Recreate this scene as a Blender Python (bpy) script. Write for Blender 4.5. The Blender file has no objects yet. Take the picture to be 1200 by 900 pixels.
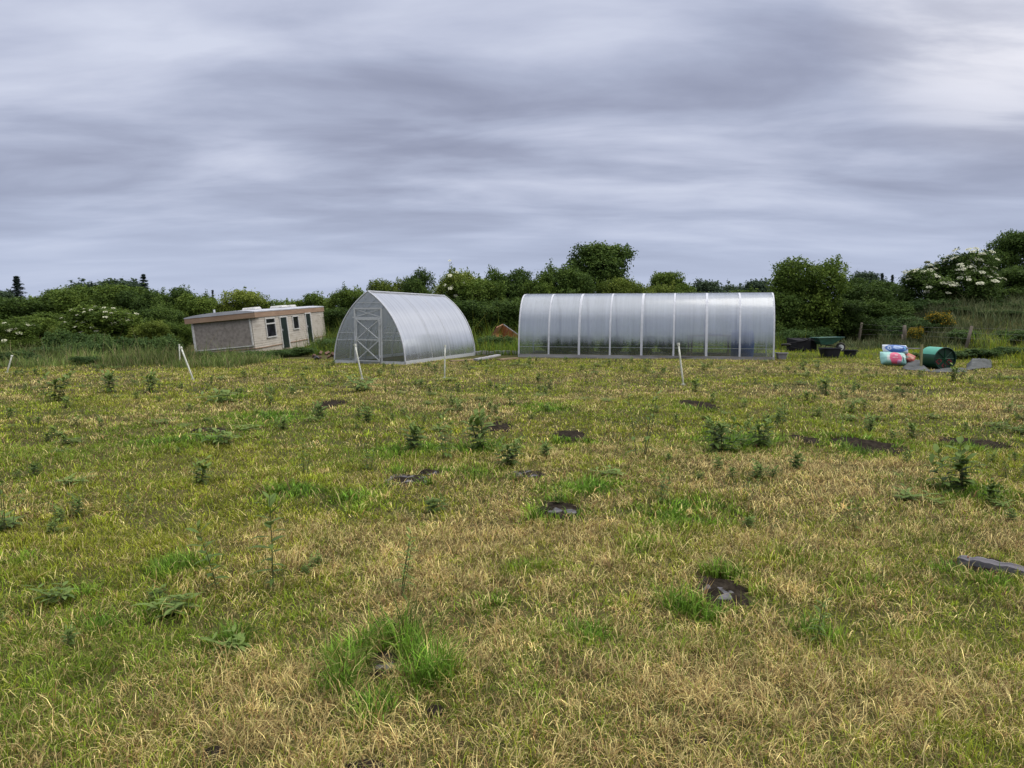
import bpy, math, random
import numpy as np
from mathutils import Vector, Matrix, Euler

random.seed(7)
rng = np.random.default_rng(7)
scene = bpy.context.scene
COL = scene.collection
PI = math.pi

# ------------------------------------------------------------------ camera
EYE = 1.6
FPX = 873.0
PITCH = math.atan((450 - 369) / FPX)
cam_d = bpy.data.cameras.new("camera")
cam_d.sensor_width = 36.0
cam_d.lens = 36.0 * FPX / 1200.0
cam_d.clip_start = 0.05
cam_d.clip_end = 3000
cam = bpy.data.objects.new("camera", cam_d)
COL.objects.link(cam)
cam.location = (0, 0, EYE)
cam.rotation_euler = (PI / 2 - PITCH, 0, 0)
scene.camera = cam
scene.render.resolution_x, scene.render.resolution_y = 1024, 768


def G(px, py, z=0.0):
    """point of the level z seen at a pixel of the 1200x900 photograph"""
    a, b = (px - 600) / FPX, -(py - 450) / FPX
    c, s = math.cos(PITCH), math.sin(PITCH)
    dx, dy, dz = a, c + b * s, -s + b * c
    t = (z - EYE) / dz
    return dx * t, dy * t


def at(px, py, Y):
    """point at ground distance Y seen at a pixel"""
    a, b = (px - 600) / FPX, -(py - 450) / FPX
    c, s = math.cos(PITCH), math.sin(PITCH)
    dx, dy, dz = a, c + b * s, -s + b * c
    t = Y / dy
    return dx * t, Y, EYE + dz * t


# ------------------------------------------------------------------ noise, terrain
_tab = np.random.default_rng(3).random((256, 256))


def vnoise(x, y):
    x = np.asarray(x, float); y = np.asarray(y, float)
    xi = np.floor(x).astype(int); yi = np.floor(y).astype(int)
    fx, fy = x - xi, y - yi
    fx = fx * fx * (3 - 2 * fx); fy = fy * fy * (3 - 2 * fy)
    a = _tab[xi & 255, yi & 255]; b = _tab[(xi + 1) & 255, yi & 255]
    c = _tab[xi & 255, (yi + 1) & 255]; d = _tab[(xi + 1) & 255, (yi + 1) & 255]
    return (a * (1 - fx) + b * fx) * (1 - fy) + (c * (1 - fx) + d * fx) * fy


def fbm(x, y, o=4):
    s, a, t = 0, 1.0, 0
    for i in range(o):
        s = s + a * vnoise(np.asarray(x) * 2 ** i + 17.3 * i, np.asarray(y) * 2 ** i + 9.1 * i)
        t += a; a *= .5
    return s / t


def sstep(v, a, b):
    t = np.clip((np.asarray(v, float) - a) / (b - a), 0, 1)
    return t * t * (3 - 2 * t)


def terrain(x, y):
    x = np.asarray(x, float); y = np.asarray(y, float)
    near = 1 - sstep(y, 20, 24) * 0.6
    h = (fbm(x / 1.3 + 40, y / 1.3 + 40, 3) - .5) * .09 * near
    h = h + 2.2 * sstep(x - (y - 46) * .35, 21.5, 28) * sstep(y, 35, 46) * (.75 + .5 * fbm(x / 5, y / 5 + 7, 2))
    h = h - .34 * sstep(-x, 10.5, 13.5) * sstep(y, 26, 31)
    return h


def tz(x, y):
    return float(terrain(x, y))


# ------------------------------------------------------------------ mesh helpers
class MB:
    def __init__(self):
        self.v, self.f = [], []

    def add(self, vs, fs):
        o = len(self.v)
        self.v += [tuple(p) for p in vs]
        self.f += [tuple(i + o for i in f) for f in fs]
        return self

    def box(self, c, s, rot=None, taper=1.0):
        vs = []
        for z in (-1, 1):
            k = taper if z < 0 else 1.0
            for x, y in ((-1, -1), (1, -1), (1, 1), (-1, 1)):
                p = Vector((x * s[0] / 2 * k, y * s[1] / 2 * k, z * s[2] / 2))
                if rot is not None:
                    p = rot @ p
                vs.append(p + Vector(c))
        return self.add(vs, [(3, 2, 1, 0), (4, 5, 6, 7), (0, 1, 5, 4), (1, 2, 6, 5), (2, 3, 7, 6), (3, 0, 4, 7)])

    def tube(self, pts, r, n=8, cap=True):
        pts = [Vector(p) for p in pts]
        if not hasattr(r, '__len__'):
            r = [r] * len(pts)
        vs, fs = [], []
        up = None
        for i, p in enumerate(pts):
            d = (pts[min(i + 1, len(pts) - 1)] - pts[max(i - 1, 0)]).normalized()
            if up is None:
                up = Vector((0, 0, 1)) if abs(d.z) < .9 else Vector((1, 0, 0))
            u = d.cross(up).normalized()
            w = u.cross(d).normalized()
            up = w
            for k in range(n):
                a = 2 * PI * k / n
                vs.append(p + (u * math.cos(a) + w * math.sin(a)) * r[i])
        for i in range(len(pts) - 1):
            for k in range(n):
                k2 = (k + 1) % n
                fs.append((i * n + k, i * n + k2, (i + 1) * n + k2, (i + 1) * n + k))
        if cap:
            fs.append(tuple(range(n - 1, -1, -1)))
            fs.append(tuple((len(pts) - 1) * n + k for k in range(n)))
        return self.add(vs, fs)

    def grid(self, P):
        """P[i][j] -> sheet"""
        m, n = len(P), len(P[0])
        vs = [p for row in P for p in row]
        fs = [(i * n + j, (i + 1) * n + j, (i + 1) * n + j + 1, i * n + j + 1) for i in range(m - 1) for j in range(n - 1)]
        return self.add(vs, fs)

    def build(self, name, mat, parent=None, smooth=False, bevel=0):
        me = bpy.data.meshes.new(name)
        me.from_pydata([tuple(p) for p in self.v], [], self.f)
        me.materials.append(mat)
        if smooth:
            me.polygons.foreach_set('use_smooth', [True] * len(me.polygons))
        me.update()
        o = bpy.data.objects.new(name, me)
        COL.objects.link(o)
        if parent is not None:
            o.parent = parent
        if bevel:
            b = o.modifiers.new('bevel', 'BEVEL'); b.width = bevel; b.segments = 2; b.limit_method = 'ANGLE'
        return o


def np_mesh(name, V, F, mat, cols=None, tone=None):
    """fast mesh from arrays: V (n,3), F (m,k)"""
    me = bpy.data.meshes.new(name)
    V = np.ascontiguousarray(V, np.float32); F = np.ascontiguousarray(F, np.int32)
    m, k = F.shape
    me.vertices.add(len(V)); me.vertices.foreach_set('co', V.ravel())
    me.loops.add(m * k); me.loops.foreach_set('vertex_index', F.ravel())
    me.polygons.add(m); me.polygons.foreach_set('loop_start', np.arange(0, m * k, k, dtype=np.int32))
    me.update(calc_edges=True)
    if cols is not None:
        a = me.attributes.new('col', 'FLOAT_COLOR', 'POINT')
        c = np.ones((len(V), 4), np.float32); c[:, :3] = cols
        a.data.foreach_set('color', c.ravel())
    if tone is not None:
        a = me.attributes.new('tone', 'FLOAT', 'POINT')
        a.data.foreach_set('value', np.ascontiguousarray(tone, np.float32))
    me.materials.append(mat)
    return me


def link(name, me, parent=None):
    o = bpy.data.objects.new(name, me); COL.objects.link(o)
    if parent is not None:
        o.parent = parent
    return o


def tag(o, label=None, cat=None, group=None, kind=None):
    if label: o['label'] = label
    if cat: o['category'] = cat
    if group: o['group'] = group
    if kind: o['kind'] = kind
    return o


def thing(name, label, cat, loc=(0, 0, 0), rot=(0, 0, 0), group=None):
    o = bpy.data.objects.new(name, None); COL.objects.link(o)
    o.empty_display_size = .1
    o.location = loc
    o.rotation_euler = rot if hasattr(rot, '__len__') else (0, 0, rot)
    return tag(o, label, cat, group)


def dup(root, loc, rotz=0, scale=(1, 1, 1), label=None, group=None):
    r = root.copy(); COL.objects.link(r)
    r.location = loc; r.rotation_euler = (0, 0, rotz); r.scale = scale
    if label: r['label'] = label
    if group: r['group'] = group
    for ch in list(root.children):
        c = ch.copy(); COL.objects.link(c); c.parent = r
        for g in ch.children:
            d = g.copy(); COL.objects.link(d); d.parent = c
    return r


# ------------------------------------------------------------------ materials
def new_mat(name):
    m = bpy.data.materials.new(name); m.use_nodes = True
    nt = m.node_tree; nt.nodes.clear()
    out = nt.nodes.new('ShaderNodeOutputMaterial')
    return m, nt, out


def N(nt, typ, **kw):
    n = nt.nodes.new(typ)
    for k, v in kw.items():
        if k.startswith('i_'):
            n.inputs[k[2:].replace('_', ' ')].default_value = v
        else:
            setattr(n, k, v)
    return n


def ramp(nt, stops):
    r = nt.nodes.new('ShaderNodeValToRGB')
    e = r.color_ramp.elements
    while len(e) > 1: e.remove(e[-1])
    e[0].position = stops[0][0]; e[0].color = (*stops[0][1], 1)
    for p, c in stops[1:]:
        q = e.new(p); q.color = (*c, 1)
    return r


def surf(name, c1, c2=None, scale=8.0, rough=.6, metal=0.0, stretch=(1, 1, 1), c3=None, bump=0.0, spec=.4, coord='Object', detail=6.0, lo=.3, hi=.7):
    """weathered surface: two or three tones in noise, with bump"""
    m, nt, out = new_mat(name)
    b = N(nt, 'ShaderNodeBsdfPrincipled', i_Roughness=rough, i_Metallic=metal)
    b.inputs['Specular IOR Level'].default_value = spec
    tc = N(nt, 'ShaderNodeTexCoord'); mp = N(nt, 'ShaderNodeMapping')
    mp.inputs['Scale'].default_value = stretch
    nz = N(nt, 'ShaderNodeTexNoise', i_Scale=scale, i_Detail=detail, i_Roughness=.62)
    nt.links.new(tc.outputs[coord], mp.inputs[0]); nt.links.new(mp.outputs[0], nz.inputs['Vector'])
    c2 = c2 or tuple(x * .75 for x in c1)
    st = [(lo, c2), (hi, c1)] if c3 is None else [(lo, c2), ((lo + hi) / 2, c1), (hi, c3)]
    r = ramp(nt, st)
    nt.links.new(nz.outputs['Fac'], r.inputs[0]); nt.links.new(r.outputs[0], b.inputs['Base Color'])
    if bump:
        bp = N(nt, 'ShaderNodeBump', i_Strength=bump, i_Distance=.02)
        nt.links.new(nz.outputs['Fac'], bp.inputs['Height']); nt.links.new(bp.outputs[0], b.inputs['Normal'])
    nt.links.new(b.outputs[0], out.inputs[0])
    return m


def leaf_mat(name, dark, mid, light, transl=.30, jitter=.25, spec=.10, rough=.6):
    m, nt, out = new_mat(name)
    at_ = N(nt, 'ShaderNodeAttribute', attribute_name='tone')
    oi = N(nt, 'ShaderNodeObjectInfo')
    ad = N(nt, 'ShaderNodeMath', operation='MULTIPLY_ADD')
    nt.links.new(oi.outputs['Random'], ad.inputs[0]); ad.inputs[1].default_value = jitter
    nt.links.new(at_.outputs['Fac'], ad.inputs[2])
    sb = N(nt, 'ShaderNodeMath', operation='SUBTRACT'); sb.inputs[1].default_value = jitter / 2
    nt.links.new(ad.outputs[0], sb.inputs[0])
    r = ramp(nt, [(0, dark), (.5, mid), (1, light)])
    nt.links.new(sb.outputs[0], r.inputs[0])
    b = N(nt, 'ShaderNodeBsdfPrincipled', i_Roughness=rough); b.inputs['Specular IOR Level'].default_value = spec
    t = N(nt, 'ShaderNodeBsdfTranslucent')
    nt.links.new(r.outputs[0], b.inputs['Base Color']); nt.links.new(r.outputs[0], t.inputs[0])
    mx = N(nt, 'ShaderNodeMixShader'); mx.inputs[0].default_value = transl
    nt.links.new(b.outputs[0], mx.inputs[1]); nt.links.new(t.outputs[0], mx.inputs[2])
    nt.links.new(mx.outputs[0], out.inputs[0])
    return m


def blade_mat(name):
    m, nt, out = new_mat(name)
    at_ = N(nt, 'ShaderNodeAttribute', attribute_name='col')
    b = N(nt, 'ShaderNodeBsdfPrincipled', i_Roughness=.6); b.inputs['Specular IOR Level'].default_value = .2
    t = N(nt, 'ShaderNodeBsdfTranslucent')
    nt.links.new(at_.outputs['Color'], b.inputs['Base Color']); nt.links.new(at_.outputs['Color'], t.inputs[0])
    mx = N(nt, 'ShaderNodeMixShader'); mx.inputs[0].default_value = .3
    nt.links.new(b.outputs[0], mx.inputs[1]); nt.links.new(t.outputs[0], mx.inputs[2])
    nt.links.new(mx.outputs[0], out.inputs[0])
    return m


M = {}
M['blade'] = blade_mat('grass_blades')
M['leaf_dark'] = leaf_mat('leaf_dark', (0.021, 0.039, 0.010), (0.057, 0.101, 0.021), (0.130, 0.195, 0.039))
M['leaf_mid'] = leaf_mat('leaf_mid', (0.025, 0.050, 0.010), (0.083, 0.135, 0.022), (0.188, 0.256, 0.045))
M['leaf_yellow'] = leaf_mat('leaf_yellow', (0.041, 0.069, 0.011), (0.127, 0.175, 0.028), (0.259, 0.305, 0.057))
M['leaf_far_haze'] = leaf_mat('leaf_far_haze', (.028, .048, .030), (.055, .088, .050), (.090, .130, .068))  # distance haze mixed into the leaf colour as extra blue
M['needle'] = leaf_mat('needles', (.022, .036, .032), (.038, .060, .050), (.065, .092, .070), transl=.1)
M['scrub'] = leaf_mat('scrub_leaves', (.020, .042, .014), (.056, .104, .030), (.115, .185, .050))
M['weed'] = leaf_mat('weed_leaves', (.050, .088, .022), (.110, .170, .042), (.19, .265, .07), transl=.2)
M['yellow_bloom'] = leaf_mat('yellow_blossom', (.25, .17, .02), (.42, .27, .02), (.55, .38, .04))
M['white_bloom'] = surf('white_blossom', (.72, .72, .56), (.55, .56, .38), scale=20, rough=.8)
M['bark'] = surf('bark', (.10, .085, .065), (.05, .042, .034), scale=14, rough=.9, bump=.5, stretch=(1, 1, .3))
M['stem'] = surf('plant_stem', (.085, .105, .04), (.06, .06, .03), scale=30, rough=.7)
M['steel'] = surf('galvanised_steel', (.60, .62, .64), (.42, .44, .46), scale=12, rough=.5, metal=.1)
M['white_bar'] = surf('white_profile', (.60, .62, .67), (.48, .50, .55), scale=5, rough=.5)
M['post_white'] = surf('white_plastic_post', (.74, .75, .68), (.46, .48, .40), scale=26, rough=.5, lo=.3, hi=.55)
M['timber'] = surf('weathered_timber', (.20, .17, .13), (.09, .075, .06), scale=9, rough=.9, bump=.4, stretch=(1, 1, .15))
M['timber_pale'] = surf('pale_timber', (.36, .34, .17), (.22, .20, .10), scale=9, rough=.85, bump=.3, stretch=(1, 1, .2))
M['plank_grey'] = surf('grey_plank', (.27, .265, .27), (.10, .095, .10), scale=7, rough=.85, bump=.5, stretch=(.12, 1.6, 1), c3=(.36, .36, .37))
M['old_beam'] = surf('old_grey_beam', (.10, .095, .105), (.03, .028, .03), scale=10, rough=.9, bump=.8, stretch=(.25, 2.2, 1), c3=(.17, .165, .18))
M['plank_brown'] = surf('brown_plank', (.30, .22, .14), (.14, .10, .06), scale=7, rough=.85, bump=.4, stretch=(.15, 1.5, 1))
M['slab'] = surf('grey_slab', (.085, .082, .09), (.022, .022, .025), scale=9, rough=.85, bump=.9, c3=(.15, .145, .155))
M['earth'] = surf('black_earth', (.026, .021, .016), (.010, .008, .006), scale=16, rough=1.0, bump=1.0, c3=(.050, .042, .032), spec=.02)
M['wire'] = surf('fence_wire', (.30, .30, .29), (.18, .17, .15), scale=10, rough=.6, metal=.4)
M['rust'] = surf('rust', (.30, .115, .045), (.14, .055, .03), scale=6, rough=.9, bump=.4, c3=(.40, .19, .09))
M['rust_pale'] = surf('faded_rust', (.36, .20, .12), (.24, .11, .06), scale=6, rough=.9, bump=.3)


def poly_mat(name, glossy, transl, milk=(.86, .89, .93), rough=.12, stripe=(0, 1, 0), foot=.4, z0=.4, z1=.75):
    """milky twin-wall sheet: part mirror, part scattering, part clear"""
    m, nt, out = new_mat(name)
    tc = N(nt, 'ShaderNodeTexCoord')
    mp = N(nt, 'ShaderNodeMapping'); mp.inputs['Scale'].default_value = tuple(3.0 * s + .12 for s in stripe)
    nz = N(nt, 'ShaderNodeTexNoise', i_Scale=2.2, i_Detail=5, i_Roughness=.6)
    nt.links.new(tc.outputs['Object'], mp.inputs[0]); nt.links.new(mp.outputs[0], nz.inputs['Vector'])
    mp2 = N(nt, 'ShaderNodeMapping'); mp2.inputs['Scale'].default_value = tuple(26.0 * s + .3 for s in stripe)
    nz2 = N(nt, 'ShaderNodeTexNoise', i_Scale=1.0, i_Detail=2)
    nt.links.new(tc.outputs['Object'], mp2.inputs[0]); nt.links.new(mp2.outputs[0], nz2.inputs['Vector'])
    bp = N(nt, 'ShaderNodeBump', i_Strength=.025, i_Distance=.02)
    nt.links.new(nz2.outputs['Fac'], bp.inputs['Height'])
    tr = N(nt, 'ShaderNodeBsdfTransparent'); tr.inputs[0].default_value = (.90, .94, .95, 1)
    tl = N(nt, 'ShaderNodeBsdfTranslucent'); tl.inputs[0].default_value = (*milk, 1)
    df = N(nt, 'ShaderNodeBsdfDiffuse'); df.inputs[0].default_value = (*milk, 1)
    gl = N(nt, 'ShaderNodeBsdfAnisotropic', i_Roughness=rough); gl.inputs[0].default_value = (.90, .93, .97, 1)
    nt.links.new(bp.outputs[0], gl.inputs['Normal'])
    m0 = N(nt, 'ShaderNodeMixShader'); m0.inputs[0].default_value = .45
    nt.links.new(tl.outputs[0], m0.inputs[1]); nt.links.new(df.outputs[0], m0.inputs[2])
    mr = N(nt, 'ShaderNodeMapRange'); mr.inputs[1].default_value = .3; mr.inputs[2].default_value = .7
    mr.inputs[3].default_value = transl * .75; mr.inputs[4].default_value = transl * 1.25
    nt.links.new(nz.outputs['Fac'], mr.inputs[0])
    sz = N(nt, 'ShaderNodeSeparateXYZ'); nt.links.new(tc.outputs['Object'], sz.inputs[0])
    zr = N(nt, 'ShaderNodeMapRange'); zr.interpolation_type = 'SMOOTHSTEP'      # foot made clearer to paint in the dark reflection low on the sheet
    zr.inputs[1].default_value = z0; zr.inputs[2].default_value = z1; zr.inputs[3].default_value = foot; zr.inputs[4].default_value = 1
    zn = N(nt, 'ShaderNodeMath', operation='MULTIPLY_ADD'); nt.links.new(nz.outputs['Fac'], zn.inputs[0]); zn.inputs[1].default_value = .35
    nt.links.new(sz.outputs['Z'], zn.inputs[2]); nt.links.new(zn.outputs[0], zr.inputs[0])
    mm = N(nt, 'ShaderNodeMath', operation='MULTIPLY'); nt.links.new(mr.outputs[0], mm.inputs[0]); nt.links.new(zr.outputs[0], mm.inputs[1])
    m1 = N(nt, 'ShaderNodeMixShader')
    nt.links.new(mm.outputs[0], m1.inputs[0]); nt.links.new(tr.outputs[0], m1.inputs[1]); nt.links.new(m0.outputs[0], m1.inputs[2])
    lw = N(nt, 'ShaderNodeLayerWeight', i_Blend=.35)
    ma = N(nt, 'ShaderNodeMath', operation='MULTIPLY_ADD'); ma.inputs[1].default_value = .30; ma.inputs[2].default_value = glossy
    nt.links.new(lw.outputs['Fresnel'], ma.inputs[0])
    m2 = N(nt, 'ShaderNodeMixShader')
    nt.links.new(ma.outputs[0], m2.inputs[0]); nt.links.new(m1.outputs[0], m2.inputs[1]); nt.links.new(gl.outputs[0], m2.inputs[2])
    nt.links.new(m2.outputs[0], out.inputs[0])
    return m


# ------------------------------------------------------------------ sky and light
SUN_ELEV, SUN_AZ = math.radians(56), math.radians(105)      # azimuth from +Y towards +X
w = bpy.data.worlds.new("World"); scene.world = w; w.use_nodes = True
nt = w.node_tree; nt.nodes.clear()
out = nt.nodes.new('ShaderNodeOutputWorld')
bg = nt.nodes.new('ShaderNodeBackground'); nt.links.new(bg.outputs[0], out.inputs[0])
tc = N(nt, 'ShaderNodeTexCoord'); sx = N(nt, 'ShaderNodeSeparateXYZ'); nt.links.new(tc.outputs['Generated'], sx.inputs[0])


def mth(op, a, b=None, c=None):
    n = N(nt, 'ShaderNodeMath', operation=op)
    for i, v in enumerate((a, b, c)):
        if v is None: continue
        if isinstance(v, (int, float)): n.inputs[i].default_value = v
        else: nt.links.new(v, n.inputs[i])
    return n.outputs[0]


def mrange(v, a, b, c, d, smooth=True):
    n = N(nt, 'ShaderNodeMapRange'); n.interpolation_type = 'SMOOTHSTEP' if smooth else 'LINEAR'
    nt.links.new(v, n.inputs[0])
    for i, x in enumerate((a, b, c, d)): n.inputs[i + 1].default_value = x
    return n.outputs[0]


zc = mth('MAXIMUM', sx.outputs['Z'], 0.0)
zz = mth('ADD', zc, 0.13)
u = mth('DIVIDE', sx.outputs['X'], zz); v = mth('DIVIDE', sx.outputs['Y'], zz)


def cloud_noise(su, sv, ou, ov, detail, rough, dist):
    cb = N(nt, 'ShaderNodeCombineXYZ')
    nt.links.new(mth('MULTIPLY_ADD', u, su, ou), cb.inputs[0]); nt.links.new(mth('MULTIPLY_ADD', v, sv, ov), cb.inputs[1])
    n = N(nt, 'ShaderNodeTexNoise', i_Scale=1.0, i_Detail=detail, i_Roughness=rough, i_Distortion=dist)
    nt.links.new(cb.outputs[0], n.inputs['Vector'])
    return n.outputs['Fac']


n1 = cloud_noise(.45, .85, 14.1, 5.9, 2.5, .42, .25)       # broad sheets
n2 = cloud_noise(.95, 2.0, 6.6, 1.1, 7.0, .52, .30)      # rolls and streaks
n3 = cloud_noise(.20, .22, 9.1, 8.2, 1.0, .4, .0)        # very broad light and dark
f = mth('ADD', mth('ADD', mth('MULTIPLY', n1, .40), mth('MULTIPLY', n2, .52)), mth('MULTIPLY', n3, .08))
r = ramp(nt, [(.36, (.275, .300, .415)), (.44, (.35, .380, .510)), (.50, (.435, .475, .62)), (.56, (.545, .585, .735)), (.64, (.68, .72, .86))])
nt.links.new(f, r.inputs[0])
# pale haze towards the horizon
hz = mrange(sx.outputs['Z'], .0, .20, .88, 0.0)
mxh = N(nt, 'ShaderNodeMix', data_type='RGBA'); nt.links.new(hz, mxh.inputs[0]); nt.links.new(r.outputs[0], mxh.inputs[6])
mxh.inputs[7].default_value = (.505, .575, .765, 1)
# thinner, brighter cloud high on the right, round the hidden sun
sd = Vector((.53, .76, .37)).normalized()
dt = N(nt, 'ShaderNodeVectorMath', operation='DOT_PRODUCT'); nt.links.new(tc.outputs['Generated'], dt.inputs[0]); dt.inputs[1].default_value = sd
glow = mth('MULTIPLY', mrange(dt.outputs['Value'], .972, .999, 0.0, 1.0), mrange(n2, .38, .58, .40, 1.0))
mxg = N(nt, 'ShaderNodeMix', data_type='RGBA'); nt.links.new(mth('MULTIPLY', glow, .85), mxg.inputs[0]); nt.links.new(mxh.outputs[2], mxg.inputs[6])
mxg.inputs[7].default_value = (.98, .97, 1.03, 1)
# the overcast sky is brighter and whiter overhead
zf = mrange(sx.outputs['Z'], .46, 1.0, 0.0, 1.0)
mxz = N(nt, 'ShaderNodeMix', data_type='RGBA'); nt.links.new(zf, mxz.inputs[0]); nt.links.new(mxg.outputs[2], mxz.inputs[6])
mxz.inputs[7].default_value = (1.95, 1.94, 2.02, 1)
sky = N(nt, 'ShaderNodeTexSky', sky_type='NISHITA'); sky.sun_disc = False
sky.sun_elevation = SUN_ELEV; sky.sun_rotation = SUN_AZ
sv_ = N(nt, 'ShaderNodeVectorMath', operation='SCALE'); nt.links.new(sky.outputs[0], sv_.inputs[0]); sv_.inputs['Scale'].default_value = .08
mxs = N(nt, 'ShaderNodeMix', data_type='RGBA'); mxs.inputs[0].default_value = .93
nt.links.new(sv_.outputs[0], mxs.inputs[6]); nt.links.new(mxz.outputs[2], mxs.inputs[7])
nt.links.new(mxs.outputs[2], bg.inputs[0]); bg.inputs[1].default_value = 1.0

sl = bpy.data.lights.new('sun', 'SUN'); sl.energy = 2.3; sl.angle = math.radians(70); sl.color = (1.0, .94, .83)
so = bpy.data.objects.new('sun', sl); COL.objects.link(so)
sdir = Vector((math.sin(SUN_AZ) * math.cos(SUN_ELEV), math.cos(SUN_AZ) * math.cos(SUN_ELEV), math.sin(SUN_ELEV)))
so.rotation_euler = sdir.to_track_quat('Z', 'Y').to_euler(); so.location = (20, 0, 30)

# ------------------------------------------------------------------ layout of the big things
GO = (-4.69, 24.43); GO_YAW = -.337; GO_A, GO_H, GO_L = 1.31, 2.36, 5.95
TU = (.26, 28.4); TU_YAW = -.235; TU_A, TU_H, TU_L = 1.36, 2.40, 9.22


def in_rect(x, y, o, yaw, x0, x1, y0, y1):
    c, s = math.cos(yaw), math.sin(yaw)
    X = (x - o[0]) * c + (y - o[1]) * s; Y = -(x - o[0]) * s + (y - o[1]) * c
    return (X > x0) & (X < x1) & (Y > y0) & (Y < y1)


def blocked(x, y):
    return (in_rect(x, y, GO, GO_YAW, -GO_A - .03, GO_A + .03, -.03, GO_L + .03) |
            in_rect(x, y, TU, TU_YAW, -.03, TU_L + .03, -.03, 2 * TU_A + .03) |
            in_rect(x, y, (-11.0, 32.57), -.094, -3.2, .02, 0, 8.6))


# bare ground: (px, py, half width px, half depth px)
BARE = [(655, 598, 26, 9), (848, 696, 34, 17), (450, 784, 24, 17), (458, 735, 22, 6), (670, 511, 22, 7),
        (1020, 524, 42, 11), (945, 519, 18, 6), (1145, 518, 38, 7), (820, 476, 20, 6), (585, 501, 18, 5), (385, 475, 18, 5),
        (505, 553, 18, 4), (480, 562, 27, 7), (616, 557, 22, 4), (235, 505, 10, 3), (430, 897, 26, 8), (255, 505, 12, 3), (510, 836, 10, 5),
        (1150, 664, 34, 9), (540, 872, 10, 5), (820, 868, 12, 5), (250, 878, 12, 6)]


def world_ellipse(e):
    px, py, hw, hd = e
    cx, cy = G(px, py); x1, _ = G(px + hw, py); _, y0 = G(px, py + hd); _, y1 = G(px, py - hd)
    return cx, (y0 + y1) / 2, x1 - cx, (y1 - y0) / 2


BARE_W = [world_ellipse(e) for e in BARE]
# lush green tussocks: (px, py, radius m, length factor)
LUSH = [(455, 570, .16, 1.3), (500, 567, .12, 1.2), (470, 553, .18, 1.2), (600, 562, .14, 1.2), (632, 561, .12, 1.2), (632, 605, .12, 1.7), (678, 604, .10, 1.5), (655, 588, .2, 1.6), (850, 680, .2, 1.5), (880, 692, .12, 1.5),
        (1020, 532, .5, 1.1), (668, 518, .4, 1.2), (1145, 526, .5, 1.1), (820, 481, .5, 1.1), (1120, 668, .12, 1.2), (1160, 684, .18, 1.1),
        (418, 772, .15, 2.6), (492, 778, .17, 3.0), (402, 806, .12, 2.2), (462, 756, .18, 2.4), (505, 800, .12, 2.2), (800, 712, .20, 2.4), (830, 722, .17, 1.7), (870, 705, .15, 1.3),
        (945, 655, .38, 1.5), (1000, 685, .28, 1.4), (650, 603, .38, 1.3), (205, 715, .22, 1.5), (200, 665, .3, 1.3), (270, 750, .12, 1.6), (80, 695, .15, 1.4),
        (350, 577, .6, 1.1), (420, 590, .4, 1.0), (800, 600, .7, .9), (690, 572, .6, .9), (220, 519, .8, 1.1), (320, 490, .9, 1.0), (860, 515, 1.0, 1.0),
        (560, 525, .8, 1.1), (480, 527, .6, 1.0), (1130, 575, .6, 1.1), (540, 555, .6, .9), (265, 468, .6, 1.2), (640, 480, .8, .9),
        (1000, 520, .9, 1.0), (120, 730, .16, 1.2), (620, 665, .25, 1.1), (440, 835, .12, 1.5), (755, 640, .3, 1.0), (960, 740, .14, 1.7), (30, 655, .2, 1.1),
        (690, 745, .14, 1.3), (570, 710, .2, 1.0)]
LUSH_W = [(*G(a, b), r_ * .9, 1 + (k - 1) * .75) for a, b, r_, k in LUSH]


def field_masks(x, y):
    brk = sstep(fbm(x * 5 + 7, y * 5 + 1, 3), .36, .58)
    lush = np.zeros_like(x); ln = np.ones_like(x)
    for cx, cy, r_, k in LUSH_W:
        d = np.hypot(x - cx, (y - cy)) / (r_ * (.75 + .5 * vnoise(x * 6 / max(r_, .3) * .3, y * 6 / max(r_, .3) * .3)))
        mm = (1 - sstep(d, .25, 1.25)) * ((.45 + .55 * brk) if k < 1.45 else 1.0)
        lush = np.maximum(lush, mm); ln = np.maximum(ln, 1 + (k - 1 + .3) * mm)
    bare = np.zeros_like(x)
    for cx, cy, a, b in BARE_W:
        d = np.hypot((x - cx) / a, (y - cy) / b)
        bare = np.maximum(bare, 1 - sstep(d + (vnoise(x * 18, y * 18) - .5) * .6, .75, 1.1))
    return lush, ln, bare


# ------------------------------------------------------------------ ground
m, nt_, out = new_mat('field_ground')
b = N(nt_, 'ShaderNodeBsdfPrincipled', i_Roughness=.95); b.inputs['Specular IOR Level'].default_value = .1
tcg = N(nt_, 'ShaderNodeTexCoord')
na = N(nt_, 'ShaderNodeTexNoise', i_Scale=.35, i_Detail=7, i_Roughness=.65); nb = N(nt_, 'ShaderNodeTexNoise', i_Scale=9, i_Detail=6, i_Roughness=.7)
for q in (na, nb): nt_.links.new(tcg.outputs['Object'], q.inputs['Vector'])
ra = ramp(nt_, [(.35, (.055, .075, .018)), (.5, (.11, .115, .032)), (.65, (.155, .13, .05))])
rb = ramp(nt_, [(.3, (.018, .014, .008)), (.55, (.048, .040, .018)), (.8, (.10, .085, .035))])
nt_.links.new(na.outputs['Fac'], ra.inputs[0]); nt_.links.new(nb.outputs['Fac'], rb.inputs[0])
mx = N(nt_, 'ShaderNodeMix', data_type='RGBA'); mx.inputs[0].default_value = .55
nt_.links.new(ra.outputs[0], mx.inputs[6]); nt_.links.new(rb.outputs[0], mx.inputs[7])
bp = N(nt_, 'ShaderNodeBump', i_Strength=.8, i_Distance=.05); nt_.links.new(nb.outputs['Fac'], bp.inputs['Height'])
nt_.links.new(mx.outputs[2], b.inputs['Base Color']); nt_.links.new(bp.outputs[0], b.inputs['Normal']); nt_.links.new(b.outputs[0], out.inputs[0])
M['ground'] = m


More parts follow.
